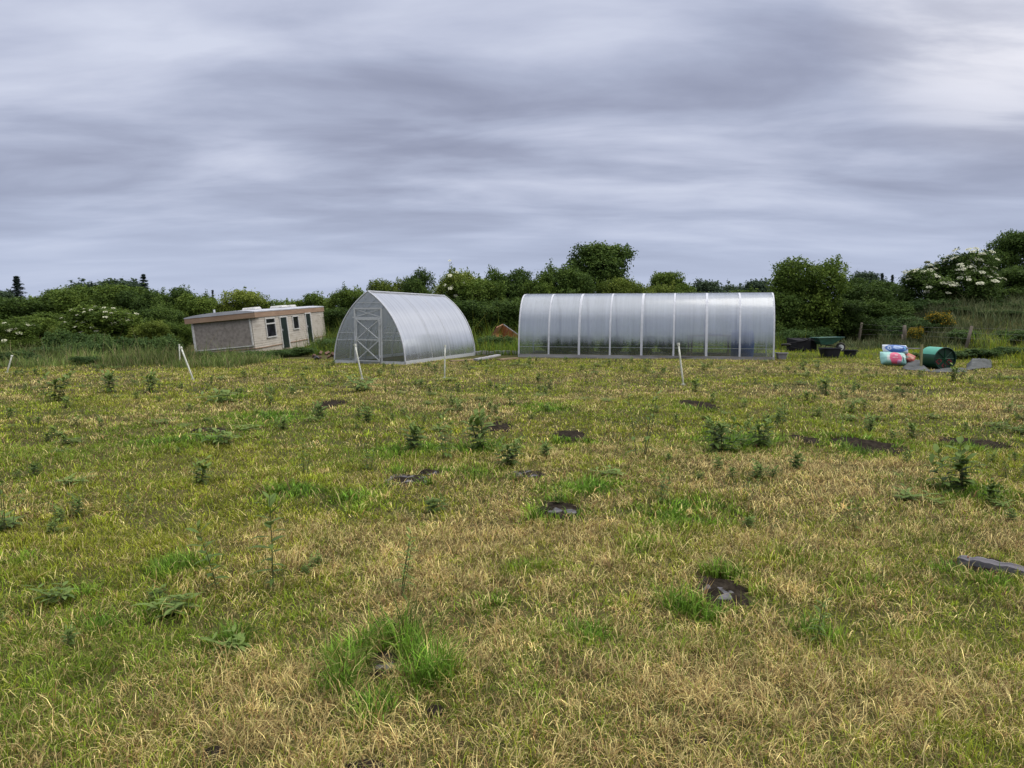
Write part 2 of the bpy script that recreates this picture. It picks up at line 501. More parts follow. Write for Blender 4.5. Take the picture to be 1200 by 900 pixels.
def axis(lo, a, b_, hi, step):
    far = np.geomspace(1, 1 + abs(lo - a), 24) - 1
    far2 = np.geomspace(1, 1 + abs(hi - b_), 24) - 1
    return np.concatenate([(a - far[1:])[::-1], np.arange(a, b_, step), b_ + far2])


gx = axis(-900, -26, 36, 900, .3); gy = axis(-900, -4, 52, 1200, .3)
X, Y = np.meshgrid(gx, gy, indexing='ij')
Z = terrain(X, Y)
V = np.stack([X.ravel(), Y.ravel(), Z.ravel()], 1)
nx, ny = X.shape
idx = np.arange(nx * ny).reshape(nx, ny)
F = np.stack([idx[:-1, :-1], idx[1:, :-1], idx[1:, 1:], idx[:-1, 1:]], -1).reshape(-1, 4)
gm = np_mesh('field', V, F, M['ground'])
gm.polygons.foreach_set('use_smooth', [True] * len(gm.polygons))
tag(link('field', gm), kind='structure')

# ------------------------------------------------------------------ grass
STRAW = np.array((.71, .60, .255)); HAY = np.array((.49, .35, .14)); BROWN = np.array((.18, .095, .04))
OLIVE = np.array((.32, .35, .026)); YG = np.array((.40, .455, .034)); GREEN = np.array((.16, .265, .020)); BRIGHT = np.array((.18, .345, .036)); DKGREEN = np.array((.05, .095, .022))


def blades(x, y, z, L, W, lean, az, curl, col, tipcol):
    """two-segment bent blades -> (V, F, C)"""
    n = len(x)
    dx, dy = np.cos(az), np.sin(az)
    rot = az + PI / 2 + rng.normal(0, .5, n)
    px_, py_ = np.cos(rot) * W / 2, np.sin(rot) * W / 2
    l1, l2 = L * .5, L * .55
    s1, c1 = np.sin(lean), np.cos(lean)
    a2 = np.minimum(lean + curl, 1.75); s2, c2 = np.sin(a2), np.cos(a2)
    mx_, my_, mz_ = x + dx * s1 * l1, y + dy * s1 * l1, z + c1 * l1
    tx, ty, tz_ = mx_ + dx * s2 * l2, my_ + dy * s2 * l2, np.maximum(mz_ + c2 * l2, z - .005)
    V = np.empty((n, 5, 3))
    V[:, 0] = np.stack([x - px_, y - py_, z - .01], 1); V[:, 1] = np.stack([x + px_, y + py_, z - .01], 1)
    V[:, 2] = np.stack([mx_ - px_ * .8, my_ - py_ * .8, mz_], 1); V[:, 3] = np.stack([mx_ + px_ * .8, my_ + py_ * .8, mz_], 1)
    V[:, 4] = np.stack([tx, ty, tz_], 1)
    base = (np.arange(n) * 5)[:, None, None]
    F = (np.array([[0, 1, 3], [0, 3, 2], [2, 3, 4]])[None] + base).reshape(-1, 3)
    C = np.empty((n, 5, 3))
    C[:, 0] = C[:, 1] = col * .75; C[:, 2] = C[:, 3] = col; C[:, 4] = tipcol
    return V.reshape(-1, 3), F, C.reshape(-1, 3)


def merge(parts):
    Vs, Fs, Cs, o = [], [], [], 0
    for V, F, C in parts:
        Vs.append(V); Fs.append(F + o); Cs.append(C); o += len(V)
    return np.concatenate(Vs), np.concatenate(Fs), np.concatenate(Cs)


def scatter_field(y0, y1, density, width, length, margin, per=26, loose=.34):
    """cut grass as tufts: every tuft has its own kind, tone and lie; loose blades between them"""
    hw = lambda yy: .714 * yy + margin
    xm = hw(y1)
    area = 2 * xm * (y1 - y0)
    nt_ = int(density * (1 - loose) / per * area); nl = int(density * loose * area)
    tx = rng.uniform(-xm, xm, nt_ + nl); ty_ = rng.uniform(y0, y1, nt_ + nl)
    cnt = np.concatenate([rng.poisson(per * rng.lognormal(0, .45, nt_)), np.ones(nl, int)])
    k = np.abs(tx) < hw(ty_); tx, ty_, cnt = tx[k], ty_[k], cnt[k]
    k = ~blocked(tx, ty_); tx, ty_, cnt = tx[k], ty_[k], cnt[k]
    m = len(tx)
    lush, ln, bare = field_masks(tx, ty_)
    big = fbm(tx / 2.6 + 5, ty_ / 2.6 + 5, 3); mid = fbm(tx / .6 + 30, ty_ / .6 + 3, 3)
    depthdry = np.interp(ty_, [2, 3.2, 5, 8, 12, 17, 22, 27], [.80, .70, .50, .40, .40, .34, .22, .12])
    dry = np.clip(depthdry + (big - .5) * 2.0 + (mid - .5) * 1.3, .05, .95) * (1 - .94 * lush)
    tdry = rng.random(m) < dry
    tb = rng.lognormal(.14, .30, m)                       # tone of the tuft
    dark = rng.random(m) < .22                             # tufts with shade painted in as a darker colour
    tb = np.where(dark, tb * .48, tb)
    gm = np.clip(fbm(tx / 1.7 + 60, ty_ / 1.7, 2) * 1.6 - .3 + rng.normal(0, .30, m), 0, 1)
    th = rng.lognormal(0, .25, m) * (.75 + .5 * mid) * ln
    taz = rng.uniform(0, 2 * PI, m)
    rad = (.026 + .0042 * ty_) * np.where(cnt > 1, 1, 0)
    i = np.repeat(np.arange(m), cnt); n = len(i)
    ox, oy = rng.normal(0, 1, n) * rad[i], rng.normal(0, 1, n) * rad[i]
    x, y = tx[i] + ox, ty_[i] + oy
    bm = np.zeros(n)
    for cx, cy, a, b in BARE_W:
        d = np.hypot((x - cx) / a, (y - cy) / b)
        bm = np.maximum(bm, 1 - sstep(d + (vnoise(x * 18, y * 18) - .5) * .7, .70, 1.05))
    keep = (rng.random(n) > bm * 1.0) & ~blocked(x, y)
    i, x, y, ox, oy = i[keep], x[keep], y[keep], ox[keep], oy[keep]; n = len(i)
    lush_ = lush[i]
    isdry = rng.random(n) < np.where(tdry[i], .86, .12 + .1 * dry[i]) * (1 - .8 * lush_)
    lush_ = lush[i]; g = np.clip(gm[i] + rng.normal(0, .12, n), 0, 1)[:, None]
    far = sstep(y, 8, 22)[:, None]
    green = (OLIVE * (1 - g) + GREEN * g) * (1 - far * .55) + (YG * (1 - g) + OLIVE * g) * far * .55
    lcol = BRIGHT * (1 - .55 * rng.random((n, 1))) + DKGREEN * .25
    green = green * (1 - lush_[:, None]) + lcol * lush_[:, None]
    t = rng.random((n, 1))
    drycol = np.where(t < .46, STRAW, np.where(t < .78, HAY, BROWN))
    col = np.where(isdry[:, None], drycol, green) * rng.uniform(.6, 1.25, (n, 1)) * tb[i][:, None]
    dk = (far * isdry[:, None] * .30); col = col * (1 - dk) + np.array((.20, .19, .08)) * dk
    tip = col * 1.15 + (STRAW - col) * .22 * rng.random((n, 1)) * (1 - lush_[:, None])
    L = length * rng.lognormal(0, .32, n) * np.where(isdry, 1.1, .9) * th[i]
    W = width * rng.uniform(.6, 1.3, n) * np.where(isdry, .85, 1.1) * (1 + .7 * lush_)
    tall = lush_ > .5
    lean = np.where(isdry, rng.uniform(.5, 1.5, n), rng.uniform(.1, 1.1, n)) * (1 - .45 * lush_)
    az = np.where(isdry, taz[i] + rng.normal(0, 1.0, n), np.arctan2(oy, ox) + rng.normal(0, .8, n))
    z = terrain(x, y) + np.where(isdry, rng.uniform(-.004, .022, n), -.004)
    return blades(x, y, z, L, W, lean, az, rng.uniform(.15, 1.0, n), col, tip)


parts = [scatter_field(1.6, 3.6, 13500, .0031, .050, .5, 30),
         scatter_field(3.6, 5.6, 8200, .0041, .049, .5, 28),
         scatter_field(5.6, 9, 3700, .0060, .048, .6, 24),
         scatter_field(9, 15, 1400, .0098, .048, 1.0, 20),
         scatter_field(15, 27, 500, .0158, .050, 2.0, 16)]
V, F, C = merge(parts)
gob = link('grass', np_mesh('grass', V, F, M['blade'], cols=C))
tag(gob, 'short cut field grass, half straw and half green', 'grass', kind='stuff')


def long_grass(name, label, regions):
    """regions: (sampler(n)->x,y ; n ; length ; width ; colours)"""
    ps = []
    for x, y, L0, W0, pal in regions:
        k = ~blocked(x, y); x, y = x[k], y[k]; n = len(x)
        if hasattr(L0, '__len__'): L0 = L0[k]
        cl = fbm(x / .9 + 11, y / .9 + 4, 3)
        L = L0 * rng.lognormal(0, .35, n) * (.08 + 1.85 * sstep(cl, .25, .8))
        W = W0 * rng.uniform(.6, 1.4, n)
        pi_ = rng.integers(0, len(pal), n)
        hue = fbm(x / 2.3 + 70, y / 2.3 + 12, 2)[:, None]
        col = np.array(pal)[pi_] * rng.uniform(.6, 1.3, (n, 1)) * (.35 + 1.3 * hue)
        tip = col * .85 + STRAW * .16 * rng.random((n, 1))
        ps.append(blades(x, y, terrain(x, y), L, W, rng.uniform(.02, .45, n), rng.uniform(0, 2 * PI, n), rng.uniform(.1, .8, n), col, tip))
    V, F, C = merge(ps)
    return tag(link(name, np_mesh(name, V, F, M['blade'], cols=C)), label, 'grass', kind='stuff')


def box_pts(n, x0, x1, y0, y1):
    return rng.uniform(x0, x1, n), rng.uniform(y0, y1, n)


GP = [np.array(c) for c in ((.17, .25, .055), (.125, .20, .045), (.23, .28, .08), (.30, .26, .13), (.09, .15, .035))]
# left margin
x, y = box_pts(60000, -26, -7.6, 19.5, 33)
edge = 22.2 + (x + 14) * -.05 + 1.5 * (fbm(x / 1.5, y * 0, 2) - .5)
k = (y > edge) & (x < -8.3 - (y - 23) * .02); x, y = x[k], y[k]
long_grass('long_grass', 'uncut green grass along the left hedge in front of the caravan',
           [(x, y, .17 + .10 * sstep(y, 22, 25) - .21 * sstep(x, -16.5, -14.5) * sstep(y, 25, 28), .016, GP)])
# behind the two plastic houses
x, y = box_pts(52000, -9, 14, 29.5, 42)
k = ~((x > 10.2) & (y < 34)); x, y = x[k], y[k]
long_grass('long_grass', 'rank green grass and weeds behind the two plastic greenhouses',
           [(x, y, .24 + .24 * sstep(y, 31, 35), .018, [GREEN * .9, GREEN * .7, OLIVE * .7, DKGREEN * 1.5])])
# grass round the garden clutter: short green, then tall by the fence
x, y = box_pts(60000, 9.8, 40, 20, 36)
k = (x < 1.0 * y) & ((y > 26.5) | (x > 14.5 + (26 - y) * .2)); x, y = x[k], y[k]
fence_x = 20.6 - (y - 36) * .15
tall = sstep(x - fence_x, -.4, 1.2); tall = np.maximum(tall, .75 * sstep(x / y, .665, .70))
long_grass('long_grass', 'green grass round the wheelbarrow and green drum, taller on the right',
           [(x, y, .085 + .42 * tall, .017, [YG * .8, GREEN * 1.1, OLIVE * .9, np.array((.14, .19, .05))])])
x, y = box_pts(80000, 12, 46, 34, 56)
fence_x = 20.6 - (y - 36) * .15
k = (x > 10.5) & (x < y * .95); x, y = x[k], y[k]
tall = .18 + .18 * sstep(x - (20.6 - (y - 36) * .15), -1.0, 1.5)
long_grass('bank_grass', 'tall seeding grass covering the bank behind the post and wire fence',
           [(x, y, tall, .026, [np.array(c) for c in ((.115, .135, .055), (.085, .12, .045), (.14, .16, .065), (.055, .085, .032), (.13, .14, .07), (.07, .11, .04))])])

# ------------------------------------------------------------------ foliage generator
def leaves(C_, nrm, size, aspect, tone):
    """diamond leaves at centres C_, facing nrm roughly"""
    n = len(C_)
    d = nrm + rng.normal(0, .75, (n, 3)); d /= np.linalg.norm(d, axis=1, keepdims=True) + 1e-9
    a = rng.normal(0, 1, (n, 3)); t = np.cross(d, a); t /= np.linalg.norm(t, axis=1, keepdims=True) + 1e-9
    b_ = np.cross(d, t)
    s = (size * rng.uniform(.6, 1.35, n))[:, None]
    V = np.empty((n, 4, 3))
    V[:, 0] = C_ - t * s * .5; V[:, 1] = C_ - b_ * s * aspect * .5 + d * s * .06
    V[:, 2] = C_ + t * s * .5; V[:, 3] = C_ + b_ * s * aspect * .5 + d * s * .06
    F = (np.arange(4)[None] + (np.arange(n) * 4)[:, None])
    return V.reshape(-1, 3), F, np.repeat(tone, 4)


def crown(lobes, nclump, per, spread, size, aspect=.55, shoots=0, shoot_len=.6, floor=0.05, seedtone=.0, drop=.12):
    """lobes: list of (cx,cy,cz,rx,ry,rz)"""
    lb = np.array(lobes, float)
    wgt = lb[:, 3] * lb[:, 4] + lb[:, 3] * lb[:, 5]; wgt = wgt / wgt.sum()
    li = rng.choice(len(lb), nclump, p=wgt)
    d = rng.normal(0, 1, (nclump, 3)); d[:, 2] = np.where(rng.random(nclump) < .35, np.abs(d[:, 2]), d[:, 2]); d /= np.linalg.norm(d, axis=1, keepdims=True)
    rr = rng.uniform(.62, 1.08, nclump) ** .8
    c = lb[li, :3] + d * lb[li, 3:] * rr[:, None]
    # drop the clumps buried inside other lobes, keep a thin core
    keep = rng.random(nclump) > drop
    for L in lb:
        q = np.linalg.norm((c - L[:3]) / L[3:], axis=1)
        keep &= ~((q < .55) & (rng.random(nclump) < .75))
    keep &= c[:, 2] > floor
    c, d, li = c[keep], d[keep], li[keep]
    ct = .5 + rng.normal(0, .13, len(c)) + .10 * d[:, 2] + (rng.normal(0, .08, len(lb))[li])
    k = rng.integers(int(per * .5), int(per * 1.5), len(c))
    ci = np.repeat(np.arange(len(c)), k)
    P = c[ci] + rng.normal(0, 1, (len(ci), 3)) * spread * np.array([1, 1, .7])
    nr = d[ci] * .6 + np.array([0, 0, .7])
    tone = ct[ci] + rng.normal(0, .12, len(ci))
    if shoots:
        si = rng.integers(0, len(c), shoots * 3)
        si = si[d[si, 2] > .25][:shoots]
        for s in si:
            base = c[s]; L_ = shoot_len * rng.uniform(.4, 1.2)
            dirv = np.array([rng.normal(0, .3), rng.normal(0, .3), 1]) + d[s] * .5; dirv /= np.linalg.norm(dirv)
            m_ = int(L_ / size * 6) + 4
            tt = rng.random(m_)
            P = np.concatenate([P, base + dirv * (tt * L_)[:, None] + rng.normal(0, size * .45, (m_, 3))])
            nr = np.concatenate([nr, np.tile(d[s], (m_, 1))]); tone = np.concatenate([tone, np.full(m_, ct[s] + .1) + rng.normal(0, .1, m_)])
    ok = P[:, 2] > .02
    return leaves(P[ok], nr[ok], size, aspect, tone[ok])


def rand_lobes(n, R, H, z0, r0, r1, taper=.55):
    ls = []
    for i in range(n):
        t = rng.random()
        z = z0 + (H - z0) * t
        k = R * (1 - taper * t ** 1.6) * (.55 + .45 * min(1, t * 3 + .3))
        a = rng.uniform(0, 2 * PI); q = math.sqrt(rng.random()) * k * .78
        r_ = rng.uniform(r0, r1)
        ls.append((math.cos(a) * q, math.sin(a) * q, max(min(z, H - r_ * .8), r_ * .5), r_ * rng.uniform(.9, 1.25), r_ * rng.uniform(.9, 1.25), r_ * rng.uniform(.75, 1.05)))
    return ls


def limbs(H, R, z0, r0, n, lobes=None):
    mb = MB()
    for s in range(n):
        a = 2 * PI * s / n + rng.uniform(-.4, .4)
        bx, by = (0, 0) if n == 1 else (math.cos(a) * r0 * 1.2, math.sin(a) * r0 * 1.2)
        e = R * (.15 if n == 1 else .4)
        mb.tube([(bx, by, -.15), (bx * 1.2 + .03, by * 1.2, H * .2), (math.cos(a) * e * .5, math.sin(a) * e * .5, H * .5), (math.cos(a) * e, math.sin(a) * e, H * .82)],
                [r0, r0 * .85, r0 * .55, r0 * .15], 7)
    for L in (lobes or [])[:10]:
        p = Vector(L[:3])
        s0 = Vector((p.x * .1, p.y * .1, max(z0 * .8, p.z * .5)))
        mb.tube([s0, (s0 + p) / 2 + Vector((0, 0, -.1)), p], [r0 * .45, r0 * .3, r0 * .1], 5)
    return mb


PROTO = {}


def proto_mesh(kind, R, H, leaf_arrays, trunk_mb):
    V, F, T = leaf_arrays
    PROTO[kind] = dict(R=R, H=H, V=V, F=F, T=T, trunk=trunk_mb, cm={}, tm=None)


for i in range(4):        # hedge bushes, leafy to the ground
    H, R = 4.0, 2.2
    lb = rand_lobes(20, R, H, .5, .6, 1.0, .32) + [(rng.normal(0, .3), rng.normal(0, .3), 1.5, 1.7, 1.7, 1.6)]
    proto_mesh('bush%d' % i, R, H, crown(lb, 2700, 19, .15, .135, .6, shoots=60, shoot_len=.5), limbs(H, R, .3, .07, 5, lb))
for i in range(3):        # standard trees
    H, R = 8.0, 3.3
    lb = rand_lobes(24, R, H, 2.4, .8, 1.4, .35) + [(0, 0, 4.9, 2.4, 2.4, 2.5)]
    proto_mesh('tree%d' % i, R, H, crown(lb, 2600, 18, .22, .21, .62, shoots=30, shoot_len=.7, floor=1.6), limbs(H * .9, R, 2.2, .2, 1, lb))
for i in range(2):        # far trees
    H, R = 8.0, 4.2
    lb = rand_lobes(16, R, H, 1.5, 1.1, 1.9, .45) + [(0, 0, 4.2, 3, 3, 3)]
    proto_mesh('far%d' % i, R, H, crown(lb, 1100, 14, .34, .34, .65, shoots=25, shoot_len=1.0), limbs(H * .9, R, 2, .25, 1, lb))
for i in range(3):        # scrub: bramble, nettle
    H, R = 1.35, 1.25
    lb = rand_lobes(9, R, H, .25, .3, .55, .35)
    proto_mesh('scrub%d' % i, R, H, crown(lb, 520, 14, .11, .105, .6, shoots=45, shoot_len=.35), limbs(H * .8, R, .1, .02, 6, lb))
for i in range(2):        # conifers
    H, R = 9.0, 1.9
    pc, nrs, tn = [], [], []
    z = .8
    while z < H - .1:
        rad = R * (1 - z / H) ** .8 * rng.uniform(.75, 1.15) + .12
        for s in range(9):
            a = rng.uniform(0, 2 * PI); ln_ = rad * rng.uniform(.30, 1.25)
            m_ = 34; t = rng.random(m_) ** .7
            p = np.stack([np.cos(a) * t * ln_, np.sin(a) * t * ln_, z - t * ln_ * .28 + .1 * t ** 3], 1) + rng.normal(0, .075, (m_, 3))
            pc.append(p); nrs.append(np.tile([0, 0, 1.0], (m_, 1))); tn.append(np.full(m_, .5 + rng.normal(0, .12)))
        z += rng.uniform(.18, .36) * (1 if i == 0 else 1.25)
    pc = np.concatenate(pc); nrs = np.concatenate(nrs); tn = np.concatenate(tn)
    proto_mesh('conifer%d' % i, R, H, leaves(pc, nrs, .22, .35, tn), MB().tube([(0, 0, -.1), (0, 0, H * .5), (0, 0, H)], [.2, .12, .02], 7))
# elder umbel
mb = MB()
for k in range(60):
    a, q = random.uniform(0, 2 * PI), math.sqrt(random.random()) * .15
    c = Vector((math.cos(a) * q, math.sin(a) * q, .05 - q * q * 1.8 + random.uniform(-.01, .01)))
    R3 = Euler((random.uniform(-.5, .5), random.uniform(-.5, .5), random.uniform(0, 3))).to_matrix()
    s = .028
    mb.add([c + R3 @ Vector(p) for p in ((-s, -s, 0), (s, -s, 0), (s, s, 0), (-s, s, 0))], [(0, 1, 2, 3)])
umbel_proto = mb.build('flower_head', M['white_bloom'])
UMBEL = umbel_proto.data
bpy.data.objects.remove(umbel_proto)


def plant(kind, mat, name, label, cat, px, ytop, hw_px, depth, group=None, base=None, umbels=0):
    p = PROTO[kind]
    x, y, ztop = at(px, ytop, depth)
    zg = tz(x, y) if base is None else base
    sz = max(.25, (ztop - zg)) / p['H'] * .97
    sxy = hw_px * depth / FPX / p['R'] * 1.08
    t = thing(name, label, cat, (x, y, zg), (0, 0, random.uniform(0, 2 * PI)), group)
    t.scale = (sxy, sxy, sz)
    if mat not in p['cm']:
        p['cm'][mat] = np_mesh('crown', p['V'], p['F'], M[mat], tone=p['T'])
    link('crown' if 'scrub' not in kind else 'foliage', p['cm'][mat], t)
    if p['tm'] is None:
        o = p['trunk'].build('trunk' if 'scrub' not in kind else 'stem', M['bark'], t, smooth=True); p['tm'] = o.data
    else:
        link('trunk' if 'scrub' not in kind else 'stem', p['tm'], t)
    if umbels:
        rz = t.rotation_euler.z
        cand = p['V'].reshape(-1, 4, 3).mean(1)
        q = np.linalg.norm(cand / np.array([p['R'], p['R'], p['H'] * .5]) - np.array([0, 0, .95]), axis=1)
        cw = -(cand[:, 0] * math.sin(rz) + cand[:, 1] * math.cos(rz)) / p['R']          # towards the field
        ii = np.nonzero((cand[:, 2] > p['H'] * .40) & (q > .62) & (cw + (cand[:, 2] / p['H'] - .5) * 1.6 > .40))[0]
        for j in rng.choice(ii, umbels, replace=False):
            o = link('flower_head', UMBEL, t)
            dv = Vector((*cand[j][:2], 0)); dv = dv.normalized() if dv.length else Vector((0, 0, 1))
            o.location = Vector(cand[j]) * 1.02 + Vector((0, 0, .06))
            o.rotation_euler = (dv * .7 + Vector((0, 0, 1))).to_track_quat('Z', 'Y').to_euler()
            g = rng.uniform(.5, .85) * (1.5 if umbels > 90 else 1)
            o.scale = (g / sxy, g / sxy, g / sz)
    return t


exec_plants = [
    # kind, material, name, px, ytop, half width px, depth, label
    # --- far wood on the left horizon
    ('far0', 'leaf_far_haze', 'tree', 5, 341, 30, 95, 'far blue-green tree at the left edge of the picture behind the spire conifer'),
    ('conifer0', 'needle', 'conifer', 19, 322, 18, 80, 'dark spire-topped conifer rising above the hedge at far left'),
    ('far1', 'leaf_far_haze', 'tree', 118, 331, 45, 92, 'far rounded tree topping the left hedge, left half of the dome'),
    ('far0', 'leaf_far_haze', 'tree', 150, 329, 42, 95, 'far rounded tree topping the left hedge, right half of the dome'),
    ('conifer1', 'needle', 'conifer', 168, 319, 17, 74, 'thin ragged conifer standing out above the left hedge dome'),
    ('conifer0', 'needle', 'conifer', 107, 329, 5, 88, 'tiny conifer tip just left of the hedge dome'),
    # --- left hedge, back row
    ('bush0', 'leaf_dark', 'hedge_tree', 25, 349, 42, 56, 'dark hedge tree under the spire conifer at far left'),
    ('bush1', 'leaf_mid', 'hedge_tree', 62, 341, 36, 58, 'mid green hedge tree between the spire conifer and the dome'),
    ('bush2', 'leaf_mid', 'hedge_tree', 100, 335, 38, 56, 'olive green hedge tree on the left slope of the dome'),
    ('bush3', 'leaf_mid', 'hedge_tree', 140, 336, 40, 55, 'olive green hedge tree in the middle of the dome'),
    ('bush0', 'leaf_dark', 'hedge_tree', 172, 341, 30, 54, 'dark hedge tree below the ragged conifer'),
    ('bush1', 'leaf_dark', 'hedge_tree', 203, 339, 27, 53, 'nearly black hedge tree left of the caravan roof'),
    ('bush2', 'leaf_mid', 'hedge_tree', 238, 346, 32, 50, 'green hedge tree directly behind the left front of the caravan'),
    ('bush3', 'leaf_yellow', 'hedge_tree', 283, 342, 34, 50, 'light green hedge tree rising over the middle of the caravan roof'),
    ('conifer1', 'needle', 'conifer', 249, 338, 8, 58, 'small dark conifer tip poking up behind the caravan'),
    ('bush0', 'leaf_mid', 'hedge_tree', 322, 352, 26, 52, 'low green hedge tree behind the caravan roof vents'),
    ('bush1', 'leaf_mid', 'hedge_tree', 360, 346, 28, 50, 'loose green hedge tree behind the far end of the caravan'),
    ('bush2', 'leaf_mid', 'hedge_tree', 402, 339, 30, 46, 'leafy hedge tree between the caravan and the pointed greenhouse'),
    ('bush3', 'leaf_dark', 'hedge_tree', 395, 362, 28, 42, 'dark lower bush between the caravan and the pointed greenhouse'),
    # --- left hedge, front row
    ('bush1', 'leaf_mid', 'hedge_bush', 45, 368, 38, 42, 'green bush in the front of the left hedge behind the white-flowered left elder'),
    ('bush2', 'leaf_yellow', 'hedge_bush', 85, 377, 26, 38, 'yellowish bush between the two flowering elders on the left'),
    ('bush3', 'leaf_dark', 'hedge_bush', 188, 362, 30, 42, 'dark bush between the big left elder and the caravan'),
    ('bush0', 'leaf_mid', 'hedge_bush', 205, 378, 20, 38, 'small green bush touching the left end of the caravan'),
    ('bush2', 'leaf_yellow', 'hedge_bush', 172, 377, 24, 36, 'yellow-green bush hugging the right side of the big left elder'),
    # --- middle hedge
    ('bush0', 'leaf_yellow', 'hedge_tree', 455, 328, 24, 50, 'yellow-green hedge tree over the apex of the pointed greenhouse'),
    ('bush1', 'leaf_dark', 'hedge_tree', 488, 319, 24, 49, 'dark pointed hedge tree behind the pointed greenhouse ridge'),
    ('far1', 'leaf_dark', 'tree', 546, 319, 30, 72, 'dark round tree behind the flowering hedge tree'),
    ('bush3', 'leaf_mid', 'hedge_tree', 563, 329, 34, 46, 'green hedge tree above the gap between the two greenhouses'),
    ('bush0', 'leaf_dark', 'hedge_tree', 598, 316, 30, 49, 'tall ragged hedge tree over the left end of the long tunnel'),
    ('bush1', 'leaf_mid', 'hedge_tree', 634, 324, 28, 46, 'green hedge tree over the left third of the long tunnel'),
    ('bush2', 'leaf_dark', 'hedge_tree', 664, 314, 34, 47, 'broad dense hedge tree in front of the tallest tree'),
    ('tree1', 'leaf_dark', 'tree', 701, 285, 42, 72, 'tallest round tree rising above the whole hedge'),
    ('bush3', 'leaf_yellow', 'hedge_tree', 727, 328, 30, 46, 'light green hedge tree right of the tallest tree'),
    ('tree0', 'leaf_mid', 'tree', 783, 319, 27, 70, 'small rounded tree to the right of the tallest tree'),
    ('bush0', 'leaf_yellow', 'hedge_tree', 765, 334, 30, 48, 'creamy-green hedge tree behind the middle of the long tunnel'),
    ('bush1', 'leaf_mid', 'hedge_tree', 810, 337, 30, 47, 'low hedge tree over the right half of the long tunnel'),
    ('far0', 'leaf_far_haze', 'tree', 826, 330, 26, 88, 'distant bluish tree above the right half of the tunnel, left one'),
    ('far1', 'leaf_far_haze', 'tree', 862, 333, 26, 90, 'distant bluish tree above the right half of the tunnel, middle one'),
    ('far0', 'leaf_far_haze', 'tree', 893, 329, 26, 86, 'distant bluish tree above the right end of the tunnel'),
    ('bush2', 'leaf_mid', 'hedge_tree', 860, 341, 36, 50, 'hedge tree just showing over the right part of the tunnel'),
    ('bush2', 'leaf_dark', 'hedge_bush', 510, 350, 40, 45, 'dark hedge bush behind the pointed greenhouse roof'),
    ('bush0', 'leaf_dark', 'hedge_bush', 575, 352, 38, 43, 'dark hedge bush in the gap between the greenhouses'),
    ('bush3', 'leaf_dark', 'hedge_bush', 628, 350, 40, 44, 'dark hedge bush behind the left end of the long tunnel'),
    ('bush1', 'leaf_dark', 'hedge_bush', 710, 348, 46, 46, 'dark hedge bush behind the middle of the long tunnel'),
    ('bush2', 'leaf_dark', 'hedge_bush', 790, 350, 46, 46, 'dark hedge bush behind the right half of the long tunnel'),
    # --- right of the tunnel
    ('bush0', 'leaf_mid', 'hedge_tree', 946, 304, 44, 43, 'big rounded bush standing right of the long tunnel'),
    ('bush3', 'leaf_dark', 'hedge_bush', 915, 345, 34, 42, 'dark bush at the right end of the long tunnel'),
    ('bush1', 'leaf_dark', 'hedge_tree', 1012, 328, 34, 47, 'dark hedge tree right of the big rounded bush'),
    ('far0', 'leaf_far_haze', 'tree', 1016, 320, 24, 82, 'distant tree behind the dark hedge on the right'),
    ('conifer0', 'needle', 'conifer', 1034, 319, 9, 80, 'small distant conifer left of the flowering elders, taller of two'),
    ('conifer0', 'needle', 'conifer', 1046, 321, 8, 80, 'small distant conifer left of the flowering elders, shorter of two'),
    ('bush2', 'leaf_dark', 'hedge_tree', 1045, 330, 30, 53, 'dark hedge tree left of the flowering elders'),
    ('bush3', 'leaf_dark', 'hedge_bush', 985, 352, 34, 44, 'low dark hedge behind the wheelbarrow'),
    ('bush0', 'leaf_dark', 'hedge_bush', 1035, 353, 34, 46, 'low dark hedge behind the leaning fence post'),
    ('tree2', 'leaf_dark', 'tree', 1196, 272, 30, 66, 'tall dark tree cut by the right edge of the picture'),
    ('bush1', 'leaf_dark', 'hedge_tree', 1186, 316, 32, 52, 'lower dark hedge tree at the right edge under the tall tree'),
    ('bush2', 'leaf_dark', 'hedge_bush', 1120, 348, 40, 54, 'dark hedge bush under the two flowering elders'),
]
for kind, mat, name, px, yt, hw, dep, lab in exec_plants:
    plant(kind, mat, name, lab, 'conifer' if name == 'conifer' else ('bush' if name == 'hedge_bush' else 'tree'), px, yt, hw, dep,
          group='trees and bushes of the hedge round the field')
# flowering elders
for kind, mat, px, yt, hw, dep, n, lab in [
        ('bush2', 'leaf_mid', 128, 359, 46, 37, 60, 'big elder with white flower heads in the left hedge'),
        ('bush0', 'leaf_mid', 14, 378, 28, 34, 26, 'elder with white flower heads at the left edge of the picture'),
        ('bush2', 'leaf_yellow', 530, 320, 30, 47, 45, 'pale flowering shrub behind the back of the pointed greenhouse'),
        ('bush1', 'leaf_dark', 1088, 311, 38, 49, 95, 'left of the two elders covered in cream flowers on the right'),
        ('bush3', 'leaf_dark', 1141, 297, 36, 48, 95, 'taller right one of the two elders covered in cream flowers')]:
    plant(kind, mat, 'elder_shrub', lab, 'shrub', px, yt, hw, dep, group='flowering shrubs in the hedge', umbels=n)
